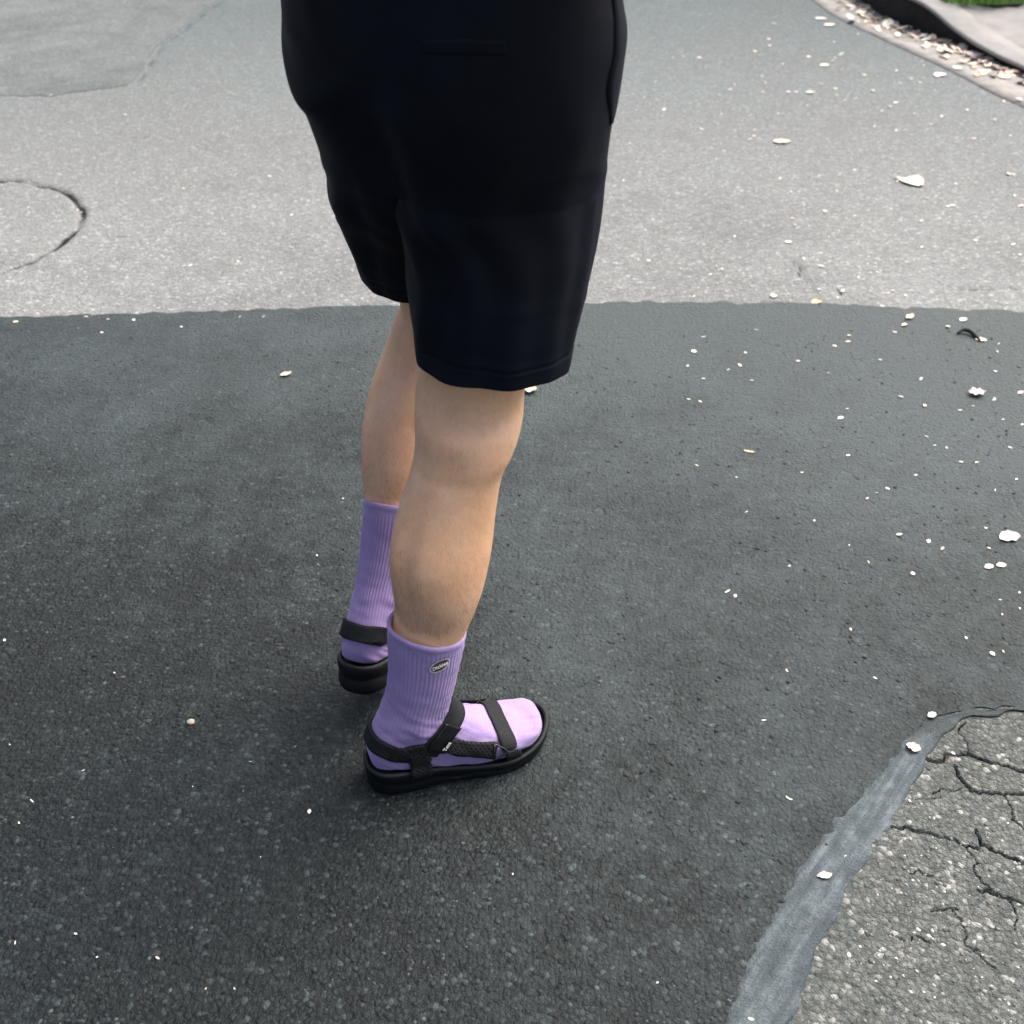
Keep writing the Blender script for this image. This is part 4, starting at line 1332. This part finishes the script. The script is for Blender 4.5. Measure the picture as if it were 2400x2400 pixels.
# pocket welts and waistband
def shorts_ribbon(name, A, B, off, thick, nu=30, nv=4, mat=None):
    V, F, uv = ribbon(np.array(A), np.array(B), SBVH, off, thick, nu, nv, None, SSG)
    o = obj(name, V, F, mat or M_CLOTH, short)
    return o
shorts_ribbon('side_pocket', [(.098, 1.078, 1.010), (.100, 1.075, .945), (.100, 1.072, .915), (.100, 1.070, .885), (.090, 1.062, .845)],
              [(.086, 1.038, 1.010), (.088, 1.035, .948), (.087, 1.030, .915), (.085, 1.025, .885), (.088, 1.050, .846)], 0.0042, 0.0036)
shorts_ribbon('back_pocket', [(-.077, .985, .940), (-.042, .975, .942), (-.006, .975, .941)],
              [(-.077, .985, .928), (-.042, .975, .930), (-.006, .975, .929)], 0.0030, 0.004)
wz = 1.045
wb = [ell(PEL + np.array([-0.006, 0, 0]), 0.153 * 1.13 + e, 0.153 * 0.84 + e, z, 60) for e, z in ((0.006, wz - 0.035), (0.0085, wz - 0.03), (0.0085, wz + 0.012), (0.005, wz + 0.016), (-0.004, wz + 0.014), (-0.006, wz - 0.03))]
V, F = loft(wb, False, False)
obj('waistband', V, F, M_CLOTH, short)

# t-shirt and hair (above the frame)
tops = [loft([ell(PEL + FWD * f, w + .016, d + .016, z) for z, w, d, f in [(1.05, .162, .122, 0), (1.08, .150, .110, .01), (1.15, .148, .102, .02), (1.27, .166, .106, .02), (1.36, .155, .090, .02), (1.40, .09, .064, .02)]])]
for s in (-1, 1):
    tops.append(tube(cr([at_body(.02, s * .08, 1.35), at_body(.02, s * .165, 1.335), at_body(0, s * .195, 1.20), at_body(-.01, s * .205, 1.13)], 5), [.060] * 16, 20))
V, F = join(tops)
shirt = obj('tshirt', V, F, M_SHIRT, person)
rm2 = shirt.modifiers.new('remesh', 'REMESH'); rm2.mode = 'VOXEL'; rm2.voxel_size = 0.008; rm2.use_smooth_shade = True
s2 = shirt.modifiers.new('smooth', 'SMOOTH'); s2.factor = 0.5; s2.iterations = 6
hr = [(1.56, .080, .070, .0), (1.60, .084, .082, .012), (1.64, .084, .096, .03), (1.68, .072, .088, .036), (1.71, .046, .056, .038), (1.718, .02, .024, .04)]
V, F = loft([ell(PEL + FWD * f, w, d, z) for z, w, d, f in hr])
for i in range(len(V)):
    V[i] += 0.004 * noise.noise(Vector(V[i] * 60))
obj('hair', V, F, M_HAIR, person)

# ---- socks and sandals
NS = 324
SR = sock_rings(NS, 5, 0.0, 0.0004)
SRN = sock_rings(96, 5, 0.0, 0.0)
sv, sf = loft(SRN, True, True)
SOCKBVH = BVHTree.FromPolygons([Vector(v) for v in sv], sf)
_l, _n, _, _ = SOCKBVH.find_nearest(Vector((0.07, -0.2, 0.06)))
SG = 1.0 if _n.y < 0 else -1.0

def sock_geo():
    rings = [q.copy() for q in SR]
    c0 = rings[0].mean(axis=0)
    ax = rings[0].mean(axis=0) - rings[4].mean(axis=0)
    ax /= np.linalg.norm(ax)
    cuff = []
    for d, h in ((-0.0050, -0.012), (-0.0042, 0.0008), (-0.0022, 0.0022), (0.0002, 0.0020), (0.0012, 0.0002), (0.0012, -0.0040), (0.0003, -0.0062)):
        r = rings[0] - c0
        L = np.linalg.norm(r, axis=1)[:, None]
        cuff.append(c0 + r * (L + d) / L + ax * h)
    k0 = next(k for k in range(len(rings)) if np.dot(c0 - rings[k].mean(axis=0), ax) > 0.0085)
    return cuff + rings[k0:]

def outline(n=132):
    P = [(0.0, 0.002), (0.004, -0.017), (0.022, -0.033), (0.055, -0.0375), (0.10, -0.0390), (0.145, -0.0450), (0.185, -0.0490), (0.215, -0.0450), (0.240, -0.0330), (0.257, -0.013), (0.264, 0.008), (0.260, 0.028), (0.245, 0.041), (0.220, 0.0465), (0.185, 0.0450), (0.145, 0.0370), (0.10, 0.0335), (0.055, 0.0355), (0.022, 0.033), (0.004, 0.020)]
    Q = cr(np.array(P), 12, closed=True)
    d = np.roll(Q, -1, axis=0) - np.roll(Q, 1, axis=0)
    nrm = np.column_stack([d[:, 1], -d[:, 0]])
    nrm /= np.linalg.norm(nrm, axis=1)[:, None]
    if np.sum((Q - Q.mean(axis=0)) * nrm) < 0:
        nrm = -nrm
    return Q, nrm

def sole_geo():
    Q, nrm = outline()
    x = Q[:, 0]
    rim = zbed(x) + 0.0065
    sp = spring(x)
    arch = 0.004 * np.exp(-((x - 0.105) / 0.03) ** 2)
    rings = []
    wave = 0.0025 * np.sin(x * 95)
    lugs = 0.0016 * (np.sin(np.arange(len(Q)) * 2 * np.pi / 6) > 0)
    for off, zf in ((-0.010, lambda: 0.0 + arch), (-0.0025, lambda: 0.0 + arch), (-0.0006 , lambda: 0.0022 + arch + lugs), (0.0006, lambda: 0.007 + arch),
                    (0.0004, lambda: rim * 0.40 + wave), (-0.0012, lambda: rim * 0.47 + wave), (-0.0012, lambda: rim * 0.52 + wave), (0.0008, lambda: rim * 0.60 + wave * .8),
                    (0.0020, lambda: rim * 0.80), (0.0022, lambda: rim - 0.0035), (0.0012, lambda: rim - 0.0008), (-0.0010, lambda: rim), (-0.0032, lambda: rim - 0.0006), (-0.0046, lambda: rim - 0.003), (-0.0056, lambda: rim - 0.0062)):
        P = np.column_stack([Q + nrm * off, zf() + sp + np.zeros(len(Q))])
        rings.append(P)
    V, F = loft(rings, True, False)
    return V, F

def bed_geo():
    Q, nrm = outline()
    N = len(Q)
    rings = []
    c = np.column_stack([np.clip(Q[:, 0], 0.045, 0.215), Q[:, 1] * 0.0])
    xr_ = Q[:, 0]
    rim = zbed(xr_) + 0.0065 + spring(xr_)
    for off, dz in ((0.0016, -0.0012), (0.0010, 0.0006), (-0.0010, 0.0012), (-0.0032, 0.0006), (-0.0048, -0.0024)):
        rings.append(np.column_stack([Q + nrm * off, rim + dz]))
    for f in (0.0, 0.15, 0.35, 0.6, 0.85):
        q = (Q - nrm * 0.0050) * (1 - f) + c * f
        z = zbed(q[:, 0]) + spring(q[:, 0]) - 0.0004 - 0.0006 * (f > 0)
        rings.append(np.column_stack([q, z]))
    return loft(rings, False, True)

# strap courses, right foot (x to toe, y to inner side, z above ground)
HEEL = ([(.078, -.048, .088), (.045, -.048, .094), (.015, -.034, .104), (-.004, 0, .109), (.015, .034, .104), (.045, .048, .094), (.078, .048, .088)],
        [(.064, -.048, .060), (.035, -.048, .067), (.009, -.032, .079), (-.006, 0, .084), (.009, .032, .079), (.035, .048, .067), (.064, .048, .060)])
INST = ([(.090, -.050, .068), (.104, -.047, .082), (.126, -.036, .097), (.146, -.018, .109), (.152, 0, .111), (.146, .018, .107), (.126, .036, .095), (.104, .047, .082), (.088, .050, .068)],
        [(.066, -.050, .074), (.082, -.047, .094), (.104, -.037, .114), (.124, -.020, .129), (.130, 0, .132), (.124, .020, .128), (.104, .037, .113), (.082, .047, .094), (.064, .050, .074)])
def posts(s):
    return ([(.080, s * .050, .078), (.081, s * .048, .060), (.082, s * .0455, .044), (.083, s * .0405, .030)],
            [(.050, s * .050, .074), (.052, s * .048, .058), (.053, s * .0455, .044), (.054, s * .0405, .030)])
def mids(s):
    return ([(.098, s * .048, .100), (.122, s * .044, .087), (.147, s * .041, .074), (.174, s * .038, .0615)],
            [(.090, s * .053, .076), (.116, s * .052, .064), (.142, s * .050, .053), (.168, s * .049, .0430)])
TOE = ([(.179, -.043, .049), (.176, -.030, .061), (.173, -.012, .066), (.172, .008, .066), (.172, .028, .060), (.174, .045, .047)],
       [(.202, -.045, .045), (.201, -.030, .053), (.199, -.012, .057), (.198, .008, .058), (.197, .028, .052), (.198, .047, .042)])
def toeposts(s):
    return ([(.181, s * .047, .047), (.184, s * .049, .040), (.186, s * .0490, .034), (.187, s * .0450, .022)],
            [(.203, s * .046, .043), (.207, s * .048, .037), (.209, s * .0475, .032), (.209, s * .0435, .022)])

def text_mesh(body_, size, extrude=0.0002):
    cu = bpy.data.curves.new('lettering', 'FONT')
    cu.body = body_; cu.size = size; cu.extrude = extrude; cu.align_x = 'CENTER'; cu.align_y = 'CENTER'
    cu.offset = size * 0.02
    ob_ = bpy.data.objects.new('lettering', cu)
    COL.objects.link(ob_)
    dg = bpy.context.evaluated_depsgraph_get()
    me_ = bpy.data.meshes.new_from_object(ob_.evaluated_get(dg))
    v = np.array([tuple(q.co) for q in me_.vertices]); f = [tuple(p.vertices) for p in me_.polygons]
    bpy.data.objects.remove(ob_); bpy.data.curves.remove(cu); bpy.data.meshes.remove(me_)
    return v, f

def snap_local(pts, c, U, W, base, lift):
    """flat motif (x, y, height) wrapped on the sock surface."""
    U = np.array(U) / np.linalg.norm(U); W = np.array(W) / np.linalg.norm(W)
    out = []
    for p in pts:
        q = np.array(c) + U * p[0] + W * p[1]
        loc, nm, _, _ = SOCKBVH.find_nearest(Vector(q))
        out.append(np.array(loc) + np.array(nm) * SG * (base + lift * 0 + p[2]))
    return np.array(out)

def flat_on(pts, c, U, lift):
    """small flat tag standing on the surface, tangent to it."""
    loc, nm, _, _ = SOCKBVH.find_nearest(Vector(c))
    nm = np.array(nm) * SG
    U = np.array(U, dtype=float); U -= nm * U.dot(nm); U /= np.linalg.norm(U)
    W = np.cross(nm, U)
    return np.array([np.array(loc) + U * p[0] + W * p[1] + nm * (lift + p[2]) for p in pts])

def disc(rx, ry, z, n=28, rings=4, hole=0.0):
    V, F = [], []
    fr = np.linspace(max(hole, 0.001), 1, rings + 1)
    for f in fr:
        for k in range(n):
            t = 2 * math.pi * k / n
            V.append((rx * f * math.cos(t), ry * f * math.sin(t), z))
    for r in range(rings):
        for k in range(n):
            j = (k + 1) % n
            F.append((r * n + k, r * n + j, (r + 1) * n + j, (r + 1) * n + k))
    return np.array(V), F

def build_foot(m, mirrored, sock_label, sandal_label):
    def put(name, V, F, mat, parent, uv=None, smooth=True):
        F = [tuple(reversed(f)) for f in F] if mirrored else F
        o = obj(name, xf(m, V), F, mat, parent, smooth)
        if uv is not None:
            set_uv(o, uv)
        return o
    V, F = loft(sock_geo(), False, True)
    sock = put('sock', V, F, M_SOCK, person)
    if sock_label:
        sock['label'] = sock_label
    # embroidered oval badge on the outer side
    c = LOGO_C; U = LOGO_U; W = LOGO_W
    for nm, rx, ry, z, hole, mat in (('badge', .0150, .0083, .0010, 0.0, M_PATCH), ('badge_rim', .0162, .0095, .0014, 0.84, M_PATCH3), ('badge_band', .0118, .0058, .0013, 0.80, M_PATCH2)):
        V, F = disc(rx, ry, z, hole=hole, rings=4 if hole == 0 else 1)
        put(nm, snap_local(V, c, U, W, 0.0005, 0), F, mat, sock)
    v, f = text_mesh('Dickies', 0.0078)
    v[:, 2] += 0.0022
    if mirrored:
        v[:, 0] *= -1
    put('badge_lettering', snap_local(v, c, U, W, 0.0005, 0), f if not mirrored else [tuple(reversed(q)) for q in f], M_THREAD, sock, smooth=False)

    sandal = bpy.data.objects.new('sandal', None)
    COL.objects.link(sandal)
    sandal.parent = person
    p0 = xf(m, np.array([[0.12, 0, 0.0]]))[0]
    sandal.location = Vector(p0) - person.location
    if sandal_label:
        sandal['label'] = sandal_label
    V, F = sole_geo(); put('sole', V, F, M_RUBBER, sandal)
    V, F = bed_geo(); put('footbed', V, F, M_BED, sandal)
    low = lambda t: float(sstep(0.45, 0.9, t))
    for nm, (A, B), off, th, mat, fr in (
            ('heel_strap', HEEL, .0036, .0024, M_DIAM, None),
            ('instep_strap', INST, .0038, .0022, M_TWILL, None),
            ('anchor_strap', posts(-1), .0040, .0024, M_DIAM, low),
            ('anchor_strap', posts(1), .0040, .0024, M_DIAM, low),
            ('side_strap', mids(-1), .0066, .0026, M_DIAM, None),
            ('side_strap', mids(1), .0066, .0026, M_DIAM, None),
            ('toe_strap', TOE, .0034, .0022, M_TWILL, None),
            ('toe_anchor_strap', toeposts(-1), .0050, .0028, M_TWILL, low),
            ('toe_anchor_strap', toeposts(1), .0050, .0028, M_TWILL, low)):
        V, F, uv = ribbon(np.array(A), np.array(B), SOCKBVH, off, th, 44, 6, fr, SG)
        put(nm, V, F, mat, sandal, uv)
    # heel pull tab at the back of the heel strap
    A = [(.030, -.044, .097), (.012, -.032, .105), (-.004, 0, .110), (.012, .032, .105), (.030, .044, .097)]
    B = [(.022, -.042, .076), (.006, -.029, .081), (-.006, 0, .084), (.006, .029, .081), (.022, .042, .076)]
    V, F, uv = ribbon(np.array(A), np.array(B), SOCKBVH, .0054, .0024, 24, 6, None, SG)
    put('heel_pad', V, F, M_TWILL, sandal, uv)
    # closure tab with a notched end over the instep strap
    A = [(.096, -.050, .074), (.108, -.047, .084), (.122, -.040, .094), (.130, -.034, .098)]
    B = [(.078, -.050, .084), (.090, -.047, .097), (.102, -.041, .110), (.108, -.036, .117)]
    V, F, uv = ribbon(np.array(A), np.array(B), SOCKBVH, .0070, .0026, 20, 6, None, SG)
    put('strap_tab', V, F, M_PLASTIC, sandal, uv)
    # woven name tag sewn across the side strap
    cT = np.array([.103, -.052, .084])
    Ut = np.array([.62, .25, .78]); Wt = np.array([-.75, -.1, .62])
    q = [(-.0085, -.0036, 0), (.0085, -.0036, 0), (.0085, .0036, 0), (-.0085, .0036, 0)]
    tv, tf = disc(.0095, .0042, .0, n=20, rings=2)
    put('name_tag', flat_on(tv, cT, Ut, 0.0092), tf, M_RUBBER, sandal)
    v, f = text_mesh('Teva', 0.0075)
    if mirrored:
        v[:, 0] *= -1
        f = [tuple(reversed(q_)) for q_ in f]
    put('tag_lettering', flat_on(v, cT, Ut, 0.0098), f, M_THREAD, sandal, smooth=False)
    # triangular strap links at both sides of the toes
    for s in (-1, 1):
        pts = [(.168, s * .040, .0600), (.166, s * .049, .0430), (.186, s * .046, .0490)]
        ps = []
        for a_, b_ in zip(pts, pts[1:] + pts[:1]):
            for k in range(6):
                q_ = np.array(a_) * (1 - k / 6) + np.array(b_) * k / 6
                loc, nm, _, _ = SOCKBVH.find_nearest(Vector(q_))
                ps.append(np.array(loc) + np.array(nm) * SG * 0.0068)
        ps = np.array(ps + ps[:1])
        V, F = tube(ps, 0.0016, 8)
        put('strap_link', V, F, M_PLASTIC, sandal)
    return sock, sandal

LOGO_C = (0.104, -0.035, 0.226)
LOGO_U = (0.95, 0.28, 0.16)
LOGO_W = (-0.10, 0.05, 1.0)
build_foot(MR, False, 'right sock with an oval badge', 'right sandal flat on the ground')
build_foot(ML, True, 'left sock on the lifted foot', 'left sandal with its heel lifted')
